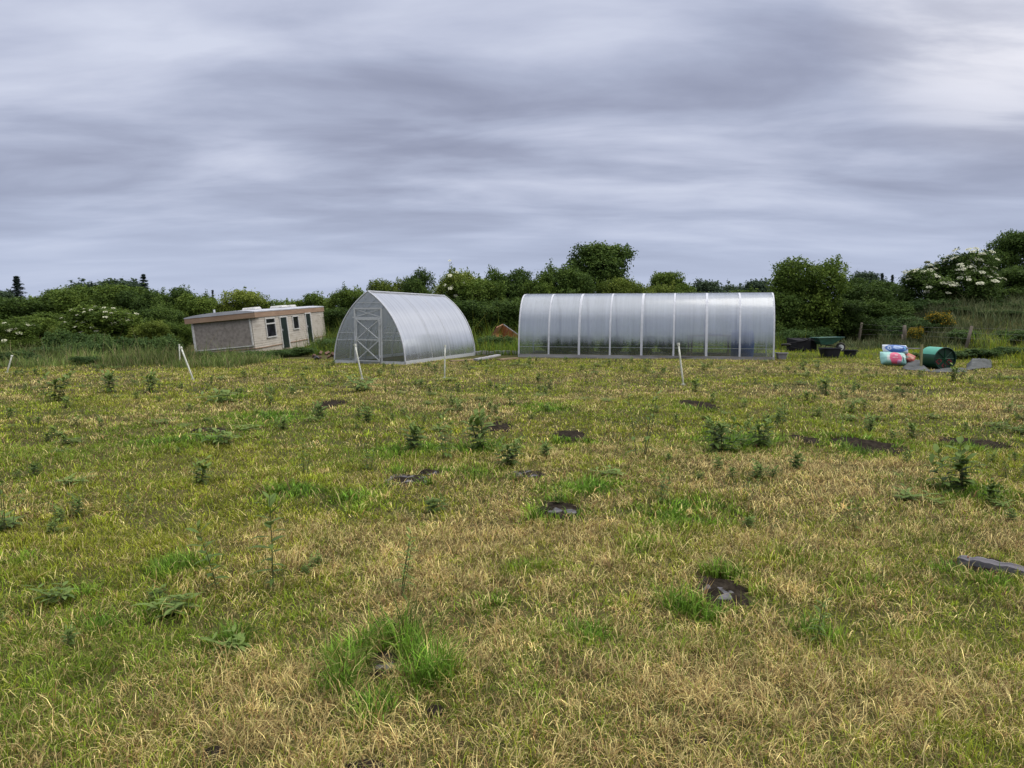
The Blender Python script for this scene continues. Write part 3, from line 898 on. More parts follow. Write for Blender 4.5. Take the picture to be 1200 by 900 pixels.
# scrub: brambles and nettles
for i, (px, yt, hw, dep, lab) in enumerate([
        (18, 414, 34, 24.5, 'dark nettle clump at the left edge beside the leaning stake'),
        (60, 408, 32, 27, 'dark bramble clump right of the leaning left stake'),
        (95, 402, 28, 28.5, 'grey-green bramble clump under the big left elder, left one'),
        (128, 404, 28, 28.5, 'grey-green bramble clump under the big left elder, middle one'),
        (160, 398, 28, 29, 'grey-green bramble clump under the big left elder, right one'),
        (192, 396, 22, 30, 'grey-green bramble clump next to the caravan front'),
        (70, 392, 26, 32, 'taller bramble behind the clumps at far left'),
        (110, 394, 26, 33, 'taller bramble behind the clumps under the elder'),
        (238, 413, 22, 27.5, 'leafy weeds in the long grass left of the caravan corner'),
        (272, 416, 20, 27, 'leafy weeds in the long grass under the boarded caravan window'),
        (300, 414, 20, 27.5, 'leafy weeds in the long grass under the caravan corner'),
        (330, 412, 18, 28.5, 'leafy weeds in the long grass below the first caravan door'),
        (150, 421, 22, 24.5, 'low weeds in the long grass below the big left elder'),
        (105, 423, 22, 24, 'low weeds in the long grass left of the big left elder'),
        (388, 398, 24, 33, 'rank nettles beside the far end of the caravan'),
        (352, 408, 22, 29, 'weeds growing below the caravan doors'),
        (1090, 352, 32, 47, 'bramble on the crest of the bank under the left cream elder'),
        (1060, 372, 30, 43.5, 'bramble on the left slope of the bank'),
        (1150, 352, 34, 47.5, 'bramble on the crest of the bank under the right cream elder'),
        (1185, 356, 30, 46, 'bramble on the bank at the right edge'),
        (1105, 412, 34, 27, 'nettles growing behind the green drum'),
        (1150, 410, 30, 27, 'nettles growing behind the grey sack'),
        (1190, 408, 26, 28, 'nettles at the right edge of the picture'),
        (580, 395, 26, 34, 'weeds in front of the rusty box between the greenhouses'),
        (1120, 362, 26, 44, 'bramble on the face of the bank right of the larger yellow bush'),
        (1082, 378, 22, 41, 'dark weeds on the bank between the two yellow bushes'),
        (1165, 372, 26, 42, 'bramble half way down the bank near the right edge'),
        (1035, 380, 22, 43, 'weeds at the left foot of the bank by the leaning post'),
        (1128, 388, 20, 37, 'weeds around the post in the tall grass'),
        (1190, 388, 24, 37, 'weeds under the bank at the right edge'),
        (960, 386, 18, 41, 'weeds at the foot of the big rounded bush'),
        (930, 388, 22, 37, 'weeds behind the overturned barrow')]):
    plant('scrub%d' % (i % 3), 'scrub', 'scrub_bush', lab, 'bush', px, yt, hw, dep, group='brambles and nettles')
for px, yt, hw, dep, lab in [(1104, 369, 15, 40.5, 'yellow flowering bush on the bank, larger of two'), (1073, 386, 9, 38, 'yellow flowering bush near the dark fence post, smaller of two')]:
    t = plant('scrub1', 'scrub', 'flowering_bush', lab, 'bush', px, yt, hw, dep)
    p = PROTO['scrub1']; c4 = p['V'].reshape(-1, 4, 3); q = c4.mean(1); sel = (q[:, 2] > .55) & (rng.random(len(q)) < .35)
    me = np_mesh('blossom', c4[sel].reshape(-1, 3) * np.array([1.04, 1.04, 1.06]), np.arange(sel.sum() * 4).reshape(-1, 4), M['yellow_bloom'], tone=rng.uniform(.1, .9, sel.sum() * 4))
    link('blossom', me, t)
# hedge on the near side of the field (it shows in the greenhouse sheets)
Vs, Fs, Ts, o_ = [], [], [], 0
for i in range(26):
    p = PROTO['bush%d' % (i % 4)]; a = random.uniform(0, 6.28); c, s = math.cos(a), math.sin(a)
    k, kz = random.uniform(1.2, 1.7), random.uniform(1.8, 2.9)
    V = p['V'] @ np.array([[c, s, 0], [-s, c, 0], [0, 0, 1]]) * np.array([k, k, kz]) + np.array([-50 + i * 4.1, -16 - random.uniform(0, 4), 0])
    Vs.append(V); Fs.append(p['F'] + o_); Ts.append(p['T']); o_ += len(V)
tag(link('hedgerow', np_mesh('hedgerow', np.concatenate(Vs), np.concatenate(Fs), M['leaf_mid'], tone=np.concatenate(Ts))),
    'long leafy hedgerow closing the near side of the field', 'hedge', kind='stuff')

# ------------------------------------------------------------------ pointed greenhouse
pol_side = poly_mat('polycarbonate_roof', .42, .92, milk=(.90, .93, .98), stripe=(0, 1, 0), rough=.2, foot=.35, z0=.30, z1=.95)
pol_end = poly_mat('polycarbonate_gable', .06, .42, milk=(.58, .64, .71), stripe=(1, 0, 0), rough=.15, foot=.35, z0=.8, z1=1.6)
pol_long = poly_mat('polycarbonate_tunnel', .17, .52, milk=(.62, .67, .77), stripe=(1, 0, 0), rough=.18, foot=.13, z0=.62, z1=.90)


def gothic(a, H, n=18):
    c = (H * H - a * a) / (2 * a); R = a + c
    phi = math.asin(H / R)
    half = [(c - R * math.cos(phi * i / n), R * math.sin(phi * i / n)) for i in range(n + 1)]   # left foot to apex
    return half + [(-x, z) for x, z in half[-2::-1]]


gh = thing('pointed_greenhouse', 'shorter pointed-arch polycarbonate greenhouse with a cross-braced door in its gable', 'greenhouse', (GO[0], GO[1], 0), GO_YAW)
prof = gothic(GO_A, GO_H)
ny_ = 13
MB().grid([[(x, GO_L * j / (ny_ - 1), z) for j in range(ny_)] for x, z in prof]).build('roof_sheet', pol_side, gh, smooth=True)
for yy, nm in ((.0, 'front_gable'), (GO_L, 'rear_gable')):
    yy = yy + (.012 if yy == 0 else -.012)
    vs = [(x, yy, z) for x, z in prof]
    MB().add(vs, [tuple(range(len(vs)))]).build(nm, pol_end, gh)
for k in range(7):
    yy = GO_L * k / 6
    if k in (0, 6):
        MB().tube([(x * 1.008, yy, z * 1.006) for x, z in prof], .022, 6).build('end_rib', M['white_bar'], gh, smooth=True)
    else:
        MB().tube([(x * .985, yy, z * .985) for x, z in prof], .014, 6).build('rib', M['steel'], gh, smooth=True)
for yy in (GO_L * .345, GO_L * .60):
    vs = [(x * 1.004, yy - .012, z * 1.003) for x, z in prof] + [(x * 1.004, yy + .012, z * 1.003) for x, z in prof]
    n_ = len(prof)
    MB().add(vs, [(i, i + 1, n_ + i + 1, n_ + i) for i in range(n_ - 1)]).build('sheet_seam', M['steel'], gh, smooth=True)
MB().tube([(0, -.03, GO_H + .012), (0, GO_L + .03, GO_H + .012)], .024, 6).build('ridge_bar', M['white_bar'], gh)
for i in (5, 10):
    for s in (1, -1):
        x, z = prof[i]
        MB().tube([(s * x * .97, .02, z * .98), (s * x * .97, GO_L - .02, z * .98)], .012, 6).build('purlin', M['steel'], gh)
for s in (-1, 1):
    MB().box((s * (GO_A + .012), GO_L / 2, .045), (.03, GO_L, .13)).build('base_rail', M['steel'], gh)
MB().box((0, -.016, .04), (2 * GO_A, .03, .11)).build('base_rail', M['steel'], gh)


def xat(z):
    for (x0, z0), (x1, z1) in zip(prof, prof[1:]):
        if z0 <= z <= z1: return x0 + (x1 - x0) * (z - z0) / (z1 - z0)


for z in (.78, 1.02, 2.0):
    xx = abs(xat(z))
    if z > 1.9:
        MB().box((0, -.010, z), (2 * xx, .014, .012)).build('gable_bar', M['steel'], gh)
    else:
        for s in (-1, 1):
            MB().box((s * (xx + .52) / 2, -.010, z), (xx - .53, .014, .012)).build('gable_bar', M['steel'], gh)
# door frame and door
DW, DT, DH = .47, 1.83, 1.50
fr = MB()
for s in (-1, 1): fr.box((s * (DW + .02), -.035, DT / 2), (.045, .04, DT))
fr.box((0, -.035, DT - .02), (2 * DW, .04, .045)); fr.box((0, -.035, DH), (2 * DW, .04, .05))
fr.tube([(-DW, -.035, DH + .03), (DW, -.035, DT - .05)], .011, 5)
fr.tube([(DW, -.035, DH + .03), (-DW, -.035, DT - .05)], .011, 5)
fr.build('door_frame', M['steel'], gh)
dr = MB()
for s in (-1, 1): dr.box((s * (DW - .045), -.062, DH / 2 + .03), (.04, .03, DH - .1))
for z in (.1, .79, DH - .05): dr.box((0, -.062, z), (2 * DW - .13, .03, .036))
for z0, z1 in ((.12, .77), (.81, DH - .07)):
    dr.tube([(-DW + .06, -.062, z0), (DW - .06, -.062, z1)], .016, 5); dr.tube([(DW - .06, -.066, z0), (-DW + .06, -.066, z1)], .016, 5)
door = dr.build('door', M['steel'], gh)
MB().box((-DW + .03, -.10, .82), (.03, .05, .14)).build('handle', M['white_bar'], door)
for z in (.25, 1.3):
    MB().box((DW - .01, -.085, z), (.05, .02, .08)).build('hinge', M['steel'], door)
MB().box((-DW - .06, -.05, DH + .02), (.06, .04, .05)).build('latch', M['steel'], gh)

# ------------------------------------------------------------------ long tunnel
tu = thing('tunnel_greenhouse', 'long round-topped polycarbonate tunnel greenhouse with white hoops seen from its side', 'greenhouse', (TU[0], TU[1], 0), TU_YAW)
tp = []
for i in range(33):
    t = PI * i / 32
    e = 2 / 2.55
    c, s = math.cos(t), math.sin(t)
    tp.append((TU_A - TU_A * math.copysign(abs(c) ** e, c), TU_H * abs(s) ** e))      # (y, z), from the near foot over the top
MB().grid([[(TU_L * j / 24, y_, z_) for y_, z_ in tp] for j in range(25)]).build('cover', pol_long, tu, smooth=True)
for xx, nm in ((.012, 'end_sheet'), (TU_L - .012, 'end_sheet')):
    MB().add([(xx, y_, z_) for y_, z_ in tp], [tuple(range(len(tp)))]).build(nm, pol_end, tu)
cy = TU_A
for k in range(9):
    xx = TU_L * k / 8
    wdt = .085 if k % 2 == 0 else .065
    if k in (0, 8): wdt = .055
    vs, fs = [], []
    for y_, z_ in tp:
        for kx, off in ((-wdt / 2, 0), (-wdt / 2, .012), (wdt / 2, .012), (wdt / 2, 0)):
            yo = cy + (y_ - cy) * (1 + off / TU_A + .001); zo = z_ * (1 + off / TU_H + .001)
            vs.append((xx + kx, yo, zo))
    for i in range(len(tp) - 1):
        for q in range(3):
            fs.append((i * 4 + q, i * 4 + q + 1, i * 4 + 5 + q, i * 4 + 4 + q))
    MB().add(vs, fs).build('hoop', M['white_bar'], tu)
MB().box((TU_L / 2, cy, TU_H + .012), (TU_L + .04, .07, .022)).build('ridge_bar', M['white_bar'], tu)


def ty(z):
    for (y0, z0), (y1, z1) in zip(tp, tp[1:]):
        if z0 <= z <= z1: return y0 + (y1 - y0) * (z - z0) / (z1 - z0)


for z, r_ in ((.40, .010), (1.0, .010), (1.62, .014)):
    for far_ in (0, 1):
        yy = ty(z) + .03
        yy = 2 * cy - yy if far_ else yy
        MB().tube([(.02, yy, z), (TU_L - .02, yy, z)], r_, 6).build('purlin', M['white_bar'] if z > 1.5 else M['steel'], tu)
for s in (-.02, 2 * cy + .02):
    MB().box((TU_L / 2, s, .05), (TU_L, .035, .14)).build('base_board', M['plank_grey'], tu)


def tl(x, y, z=0):
    c, s = math.cos(TU_YAW), math.sin(TU_YAW)
    return TU[0] + x * c - y * s, TU[1] + x * s + y * c, z


# what stands inside: blurred through the sheets
M['blue_plastic'] = surf('blue_plastic', (.03, .08, .26), (.02, .05, .18), scale=4, rough=.4)
t = thing('blue_barrel', 'large blue water barrel dimly seen inside the right end of the long tunnel', 'barrel', tl(TU_L - 1.0, 1.0))
pr = [(.0, .0), (.36, 0), (.40, .08), (.42, .5), (.40, .92), (.36, 1.0), (0, 1.0)]
mb = MB(); n_ = 20
vs = [(r_ * math.cos(2 * PI * k / n_), r_ * math.sin(2 * PI * k / n_), z) for r_, z in pr[1:-1] for k in range(n_)]
fs = [(i * n_ + k, i * n_ + (k + 1) % n_, (i + 1) * n_ + (k + 1) % n_, (i + 1) * n_ + k) for i in range(len(pr) - 3) for k in range(n_)]
mb.add(vs, fs + [tuple(range(n_ - 1, -1, -1)), tuple((len(pr) - 3) * n_ + k for k in range(n_))]).build('body', M['blue_plastic'], t, smooth=True)
MB().tube([(0, 0, .99), (0, 0, 1.035)], .38, 20).build('lid', M['blue_plastic'], t)
t = thing('staging_table', 'wooden staging bench inside the right part of the long tunnel', 'bench', tl(7.1, 2.2))
MB().box((0, 0, .80), (1.7, .6, .04)).build('tabletop', M['plank_brown'], t)
for a_ in (-.78, .78):
    for b_ in (-.25, .25):
        MB().box((a_, b_, .39), (.06, .06, .78)).build('leg', M['timber'], t)
t = thing('white_tray', 'small white tray lying on the bench inside the long tunnel', 'tray', tl(7.3, 2.1, .822), (0, 0, .2))
MB().box((0, 0, .03), (.45, .28, .06), taper=.85).build('tray', M['white_bar'], t, bevel=.01)
MB().box((0, 0, .075), (.47, .30, .022)).build('rim', M['white_bar'], t)
for i, (lx, ly) in enumerate([(1.0, 1.9), (2.2, 2.0), (3.4, 1.9), (4.6, 2.0), (1.7, .85), (5.6, .9)]):
    p = PROTO['scrub%d' % (i % 3)]
    x, y, z = tl(lx, ly)
    lab = ['leafy crop at the left end of the long tunnel', 'leafy crop behind the second bay of the long tunnel', 'leafy crop behind the third bay of the long tunnel',
           'leafy crop behind the fifth bay of the long tunnel', 'leafy crop near the front sheet on the left of the long tunnel', 'leafy crop near the front sheet right of middle'][i]
    t = thing('crop_plant', lab, 'plant', (x, y, 0), (0, 0, i * 1.3), 'crops inside the long tunnel')
    t.scale = (.55, .45, .5)
    link('foliage', p['cm']['scrub'], t); link('stem', p['tm'], t)

# ------------------------------------------------------------------ caravan
M['siding'] = None
m, nt_, out = new_mat('caravan_siding')
b = N(nt_, 'ShaderNodeBsdfPrincipled', i_Roughness=.55)
tcg = N(nt_, 'ShaderNodeTexCoord'); nz = N(nt_, 'ShaderNodeTexNoise', i_Scale=3.0, i_Detail=7, i_Roughness=.7)
mp = N(nt_, 'ShaderNodeMapping'); mp.inputs['Scale'].default_value = (.6, .6, 1.6)
nt_.links.new(tcg.outputs['Object'], mp.inputs[0]); nt_.links.new(mp.outputs[0], nz.inputs['Vector'])
r_ = ramp(nt_, [(.30, (.24, .205, .16)), (.44, (.46, .42, .36)), (.7, (.54, .505, .45))])
nt_.links.new(nz.outputs['Fac'], r_.inputs[0]); nt_.links.new(r_.outputs[0], b.inputs['Base Color']); nt_.links.new(b.outputs[0], out.inputs[0])
M['siding'] = m
M['fascia'] = surf('caravan_fascia', (.37, .255, .175), (.25, .16, .11), scale=5, rough=.7, stretch=(.3, .3, 2))
M['roofmat'] = surf('caravan_roof', (.50, .51, .56), (.36, .37, .40), scale=1.6, rough=.6)
M['boarding'] = surf('grey_boarding', (.265, .238, .215), (.17, .15, .132), scale=9, rough=.9, c3=(.33, .30, .27), detail=9)
M['darkgreen'] = surf('dark_green_door', (.014, .028, .025), (.008, .015, .014), scale=6, rough=.45)
M['white_frame'] = surf('white_window_frame', (.68, .68, .66), (.45, .44, .42), scale=9, rough=.5)
m, nt_, out = new_mat('dark_window_glass')
b = N(nt_, 'ShaderNodeBsdfPrincipled', i_Roughness=.08); b.inputs['Base Color'].default_value = (.016, .016, .020, 1)
nz = N(nt_, 'ShaderNodeTexNoise', i_Scale=2.0); r_ = ramp(nt_, [(.4, (.01, .01, .013)), (.7, (.035, .036, .045))])
nt_.links.new(nz.outputs['Fac'], r_.inputs[0]); nt_.links.new(r_.outputs[0], b.inputs['Base Color']); nt_.links.new(b.outputs[0], out.inputs[0])
M['glass'] = m

cv = thing('caravan', 'derelict cream static caravan sunk and tilted in the left hedge, front window boarded over', 'caravan', (-11.01, 32.57, .053))
cv.rotation_mode = 'XYZ'
Rz, Rx, Ry = Matrix.Rotation(-.094, 3, 'Z'), Matrix.Rotation(.036, 3, 'X'), Matrix.Rotation(-.092, 3, 'Y')
cv.rotation_euler = (Rz @ Rx @ Ry).to_euler()
W_, L_, H_ = 3.12, 8.5, 1.69
ch = .34; cx_ = .20      # bow of the front corners
foot = [(-W_ + cx_, 0), (-cx_, 0), (0, ch), (0, L_), (-W_, L_), (-W_, ch)]


def ring(z0, z1, out_=0.0, pts=foot):
    cxm, cym = -W_ / 2, L_ / 2
    q = []
    for z in (z0, z1):
        for x, y in pts:
            q.append((cxm + (x - cxm) * (1 + out_ / (W_ / 2)), cym + (y - cym) * (1 + out_ / (L_ / 2)), z))
    n_ = len(pts)
    return q, [(i, (i + 1) % n_, n_ + (i + 1) % n_, n_ + i) for i in range(n_)]


# walls of lapped boards: each board's foot stands out a little
wm = MB(); nb_ = 13
z = .10; st = (H_ - .24 - .10) / nb_
for k in range(nb_):
    q0, f0 = ring(z, z + st)
    n_ = len(foot)
    q1, _ = ring(z, z + st, .011)
    q = q1[:n_] + q0[n_:]
    wm.add(q, f0)
    wm.add(q0[:n_] + q1[:n_], [(i, n_ + i, n_ + (i + 1) % n_, (i + 1) % n_) for i in range(n_)])
    z += st
wm.build('wall', M['siding'], cv)
q, f0 = ring(-.55, .10, -.01); MB().add(q, f0).build('skirt', M['siding'], cv)
q, f0 = ring(.09, .125, .03); q2, _ = ring(.09, .125, .0); n_ = len(foot)
mbt = MB().add(q, f0); mbt.add(q2[n_:] + q[n_:], [(i, n_ + i, n_ + (i + 1) % n_, (i + 1) % n_) for i in range(n_)]); mbt.build('trim_strip', M['fascia'], cv)
rect = [(-W_, -.12), (0, -.12), (0, L_), (-W_, L_)]
q, f0 = ring(H_ - .25, H_ - .02, .05, rect)
mbt = MB().add(q, f0); mbt.add(q[:4], [(3, 2, 1, 0)]); mbt.build('fascia', M['fascia'], cv)
q, f0 = ring(H_ - .02, H_ + .02, .06, rect)
mbt = MB().add(q, f0); mbt.add(q[:4], [(3, 2, 1, 0)])
n_ = 9
rg = [[(-W_ - .06 + (W_ + .12) * i / (n_ - 1), -.17 + (L_ + .23) * j / 12, H_ + .02 + .11 * math.sin(PI * i / (n_ - 1)) ** .6 + .006 * math.sin(i * 3.1 + j * 2.3)) for j in range(13)] for i in range(n_)]
for j in (0, 12):
    cap = [rg[i][j] for i in range(n_)] + [(rg[i][j][0], rg[i][j][1], H_ + .0) for i in range(n_ - 1, -1, -1)]
    mbt.add(cap, [tuple(range(len(cap)))])
roof = mbt.grid(rg).build('roof', M['roofmat'], cv)
for x, y in ((-1.55, 3.1), (-1.25, 5.6), (-1.5, 7.4)):
    MB().box((x, y, H_ + .19), (.62, .62, .12), taper=1.15).build('roof_vent', M['white_frame'], roof, bevel=.03)
MB().tube([(-2.4, 1.1, H_ + .08), (-2.4, 1.1, H_ + .28)], .05, 8).build('flue', M['steel'], roof)
# boarded front window
fb = MB().box((-W_ / 2 - .04, -.035, .83), (W_ - .50, .03, 1.12)).build('front_boarding', M['boarding'], cv)
tag(fb, 'grey pebbly board covering the front window')
f_ = MB()
f_.box((-W_ + .22, -.045, .83), (.10, .05, 1.22)); f_.box((-.27, -.045, .83), (.06, .05, 1.22)); f_.box((-W_ / 2 - .03, -.045, .235), (W_ - .42, .05, .05))
f_.build('front_window_frame', M['white_frame'], cv)


def side_window(yc, zc, wy, hz, transom):
    t0 = .034
    fm = MB()
    fm.box((t0, yc - wy / 2, zc), (.05, .05, hz)); fm.box((t0, yc + wy / 2, zc), (.05, .05, hz))
    fm.box((t0, yc, zc + hz / 2), (.05, wy + .05, .05)); fm.box((t0 + .005, yc, zc - hz / 2), (.07, wy + .10, .05))
    if transom: fm.box((t0 + .004, yc, zc + hz * .22), (.05, wy - .05, .06))
    o = fm.build('window', M['white_frame'], cv)
    MB().box((t0 - .012, yc, zc), (.02, wy, hz)).build('pane', M['glass'], o)
    return o


def side_door(yc, wy, z1):
    t0 = .03
    fm = MB()
    fm.box((t0, yc - wy / 2 - .03, z1 / 2 - .05), (.05, .06, z1 + .1)); fm.box((t0, yc + wy / 2 + .05, z1 / 2 - .05), (.06, .10, z1 + .1)); fm.box((t0, yc, z1), (.055, wy + .2, .06))
    o = fm.build('door_frame', M['white_frame'], cv)
    d = MB().box((t0 - .008, yc, z1 / 2 - .06), (.03, wy, z1 + .06)).build('door', M['darkgreen'], cv)
    MB().box((t0 + .018, yc - wy * .36, .75), (.035, .03, .10)).build('handle', M['steel'], d)


side_window(1.35, .93, 1.0, .84, True)
side_door(2.85, .72, 1.36)
side_window(4.35, 1.02, .72, .62, False)
side_door(6.05, .62, 1.42)

# ------------------------------------------------------------------ stakes of the electric fence
def stake(top, base, label, r_=.018, knob=True):
    bx, by = G(*base)
    tx, _, tzv = at(top[0], top[1], by)
    tx2 = tx
    zg = tz(bx, by)
    t = thing('fence_stake', label, 'stake', (bx, by, zg), group='white plastic stakes across the field')
    v_ = Vector((tx2 - bx, 0, tzv - zg))
    MB().tube([v_ * -.12, v_ * .35 + Vector((0, 0, 0)), v_ * .7, v_], [r_, r_, r_ * .95, r_ * .9], 7).build('shaft', M['post_white'], t, smooth=True)
    if knob:
        MB().tube([v_ * .965, v_ * 1.02], r_ * 1.5, 8).build('insulator', M['post_white'], t)
    d = v_.normalized()
    MB().box(v_ * .06 + Vector((0, -.02, 0)), (.09, .02, .014)).build('foot_peg', M['post_white'], t)
    return t


stake((212, 407), (227, 447), 'white stake leaning left in front of the caravan, longer of the pair', .021)
stake((210, 404), (211, 428), 'short white stake just behind the long leaning one', .019)
stake((416, 404), (425, 446), 'white stake leaning in front of the pointed greenhouse door', .021)
stake((521.5, 405), (521, 446), 'upright white stake in front of the pointed greenhouse side')
stake((795, 403), (801, 452), 'white stake leaning before the middle of the long tunnel', .022)
stake((14, 417), (8, 437), 'white stake leaning right at the left edge of the field', .02)

# ------------------------------------------------------------------ post and wire fence
fe = thing('wire_fence', 'old post and wire fence with leaning posts below the bank', 'fence', (20.0, 40, 0))


def fpost(top, base_, Y, r_, label=None):
    bx, by, bz = at(base_[0], base_[1], Y); tx, _, tzv = at(top[0], top[1], Y)
    g = tz(bx, by)
    o = MB().tube([(bx - 20.0, by - 40, g - .3), ((bx + tx) / 2 - 20.0 + .02, by - 40, (g + tzv) / 2), (tx - 20.0, by - 40, tzv)], [r_ * 1.05, r_, r_ * .85], 7).build('post', M['timber'], fe, smooth=True)
    if label: o['label'] = label
    return Vector((tx - 20.0, by - 40, tzv - .1)), Vector((bx - 20.0, by - 40, g + .35))


ends = [fpost((974, 380), (975, 398), 46, .06), fpost((1010, 378), (1005, 403), 42.5, .075, 'grey post leaning right'),
        fpost((1060, 381), (1059, 405), 39, .10, 'thick dark post'), fpost((1057, 392), (1057, 405), 38.6, .045, 'thin pale post beside the thick one'),
        fpost((1139, 382), (1131, 408), 35.5, .075, 'grey post leaning right in the tall grass'), fpost((1240, 385), (1238, 415), 32, .07)]
seq = [ends[0], ends[1], ends[2], ends[4], ends[5]]
for k in (0, .4, .8):
    MB().tube([a.lerp(b_, k) for a, b_ in seq], .0035, 4).build('wire', M['wire'], fe)

# ------------------------------------------------------------------ garden clutter on the right
M['barrow_green'] = surf('green_barrow_paint', (.05, .16, .125), (.03, .085, .07), scale=5, rough=.4)
M['black_plastic'] = surf('black_plastic', (.010, .010, .012), (.018, .018, .021), scale=5, rough=.75, spec=.2)
M['tub'] = surf('dark_tub_plastic', (.020, .020, .030), (.012, .012, .018), scale=4, rough=.55, spec=.3)
M['grey_crate'] = surf('pale_grey_plastic', (.30, .29, .33), (.22, .21, .24), scale=6, rough=.5)
M['rubber'] = surf('rubber', (.02, .02, .02), (.035, .033, .03), scale=20, rough=.8)


def hollow(mb, bot, top, z0, z1, wall, n=24, p=3.2):
    """open tub: superellipse outline, bottom half-size bot to top"""
    def o(sx_, sy_, z):
        r__ = []
        for k in range(n):
            t = 2 * PI * k / n; c, s = math.cos(t), math.sin(t)
            r__.append((sx_ * math.copysign(abs(c) ** (2 / p), c), sy_ * math.copysign(abs(s) ** (2 / p), s), z))
        return r__
    rings = [o(*bot, z0), o(*top, z1), o(top[0] + .025, top[1] + .025, z1), o(top[0] + .025, top[1] + .025, z1 - .03)]
    inner = [o(top[0] - wall, top[1] - wall, z1 + .001), o(bot[0] - wall, bot[1] - wall, z0 + wall)]
    rs = [rings[0], o(top[0] - .001, top[1] - .001, z1 - .032), rings[3], rings[2], inner[0], inner[1]]
    vs = [q for r__ in rs for q in r__]
    fs = [(i * n + k, i * n + (k + 1) % n, (i + 1) * n + (k + 1) % n, (i + 1) * n + k) for i in range(len(rs) - 1) for k in range(n)]
    fs += [tuple(range(n - 1, -1, -1)), tuple((len(rs) - 1) * n + k for k in range(n))]
    return mb.add(vs, fs)


def tub(name, label, cat, px, py, wpx, hpx, mat, p=4, rot=0.0, handles=True):
    x, y = G(px, py); k = y / FPX / math.cos(math.atan((px - 600) / FPX)) * .97
    k = y / FPX
    W2, Hh = wpx * k / 2, hpx * k
    t = thing(name, label, cat, (x, y + W2 * .6, tz(x, y)), rot)
    body = hollow(MB(), (W2 * .78, W2 * .62), (W2, W2 * .8), 0, Hh, .02, p=p).build('body', mat, t, smooth=False)
    if handles:
        for s in (-1, 1):
            MB().tube([(s * W2 * 1.02, -.10, Hh - .03), (s * (W2 + .06), -.06, Hh - .05), (s * (W2 + .06), .06, Hh - .05), (s * W2 * 1.02, .10, Hh - .03)], .014, 6).build('handle', mat, t)
    return t


tub('plastic_tub', 'large black square-sided tub in front of the green wheelbarrow', 'tub', 975, 419.5, 22, 11.5, M['tub'], 5, .15)
tub('plastic_tub', 'smaller black round tub standing alone right of the wheelbarrow', 'tub', 998, 418.5, 15, 8.5, M['tub'], 2.2, .0)
tub('plastic_crate', 'pale grey crate against the right end of the long tunnel', 'crate', 917, 421.5, 12, 8.0, M['grey_crate'], 8, -.1, False)


def barrow(name, label, loc, rot, tray_mat):
    t = thing(name, label, 'wheelbarrow', loc, rot)
    # x points to the wheel
    tm = MB()
    zt, zb = .62, .34
    top = [(-.58, -.34), (.62, -.33), (.62, .33), (-.58, .34)]; bot = [(-.34, -.22), (.16, -.20), (.16, .20), (-.34, .22)]
    vs = [(x, y, zt + (.03 if x > 0 else 0)) for x, y in top] + [(x, y, zb) for x, y in bot]
    k = .96
    vs += [(x * k, y * k, zt + .002 + (.03 if x > 0 else 0)) for x, y in top] + [(x * k, y * k, zb + .02) for x, y in bot]
    tm.add(vs, [(0, 1, 5, 4), (1, 2, 6, 5), (2, 3, 7, 6), (3, 0, 4, 7), (7, 6, 5, 4), (9, 8, 12, 13), (10, 9, 13, 14), (11, 10, 14, 15), (8, 11, 15, 12), (12, 15, 14, 13),
                (0, 8, 9, 1), (1, 9, 10, 2), (2, 10, 11, 3), (3, 11, 8, 0)])
    tm.tube([(x * 1.01, y * 1.02, zt + (.035 if x > 0 else .005)) for x, y in top + top[:1]], .014, 6)
    tm.build('tray', tray_mat, t)
    for s in (-1, 1):
        MB().tube([(-1.05, s * .30, .60), (-.55, s * .26, .46), (0, s * .17, .31), (.62, s * .06, .22)], .017, 6).build('handle', M['black_plastic'], t)
        MB().tube([(-.36, s * .22, .40), (-.46, s * .24, .0), (-.30, s * .24, .0), (-.10, s * .19, .33)], .015, 6).build('leg', M['black_plastic'], t)
    wh = MB()
    n_ = 22
    pts = [(.66 + .17 * math.cos(2 * PI * k_ / n_), 0, .21 + .17 * math.sin(2 * PI * k_ / n_)) for k_ in range(n_ + 1)]
    wh.tube(pts, .045, 8, cap=False)
    wo = wh.build('wheel', M['rubber'], t, smooth=True)
    MB().tube([(.66, -.05, .21), (.66, .05, .21)], .12, 14).build('rim', M['steel'], wo)
    return t


x, y, _ = at(968, 414, G(966, 414)[1] + .9)
barrow('wheelbarrow', 'upright green wheelbarrow behind the large black tub', (x, y, tz(x, y)), .12, M['barrow_green'])
x, y, _ = at(940, 414, G(936, 414)[1] + .8)
t = barrow('wheelbarrow', 'dark wheelbarrow tipped over on its side next to the long tunnel', (x, y, .33), (math.radians(97), 0, math.radians(160)), M['black_plastic'])

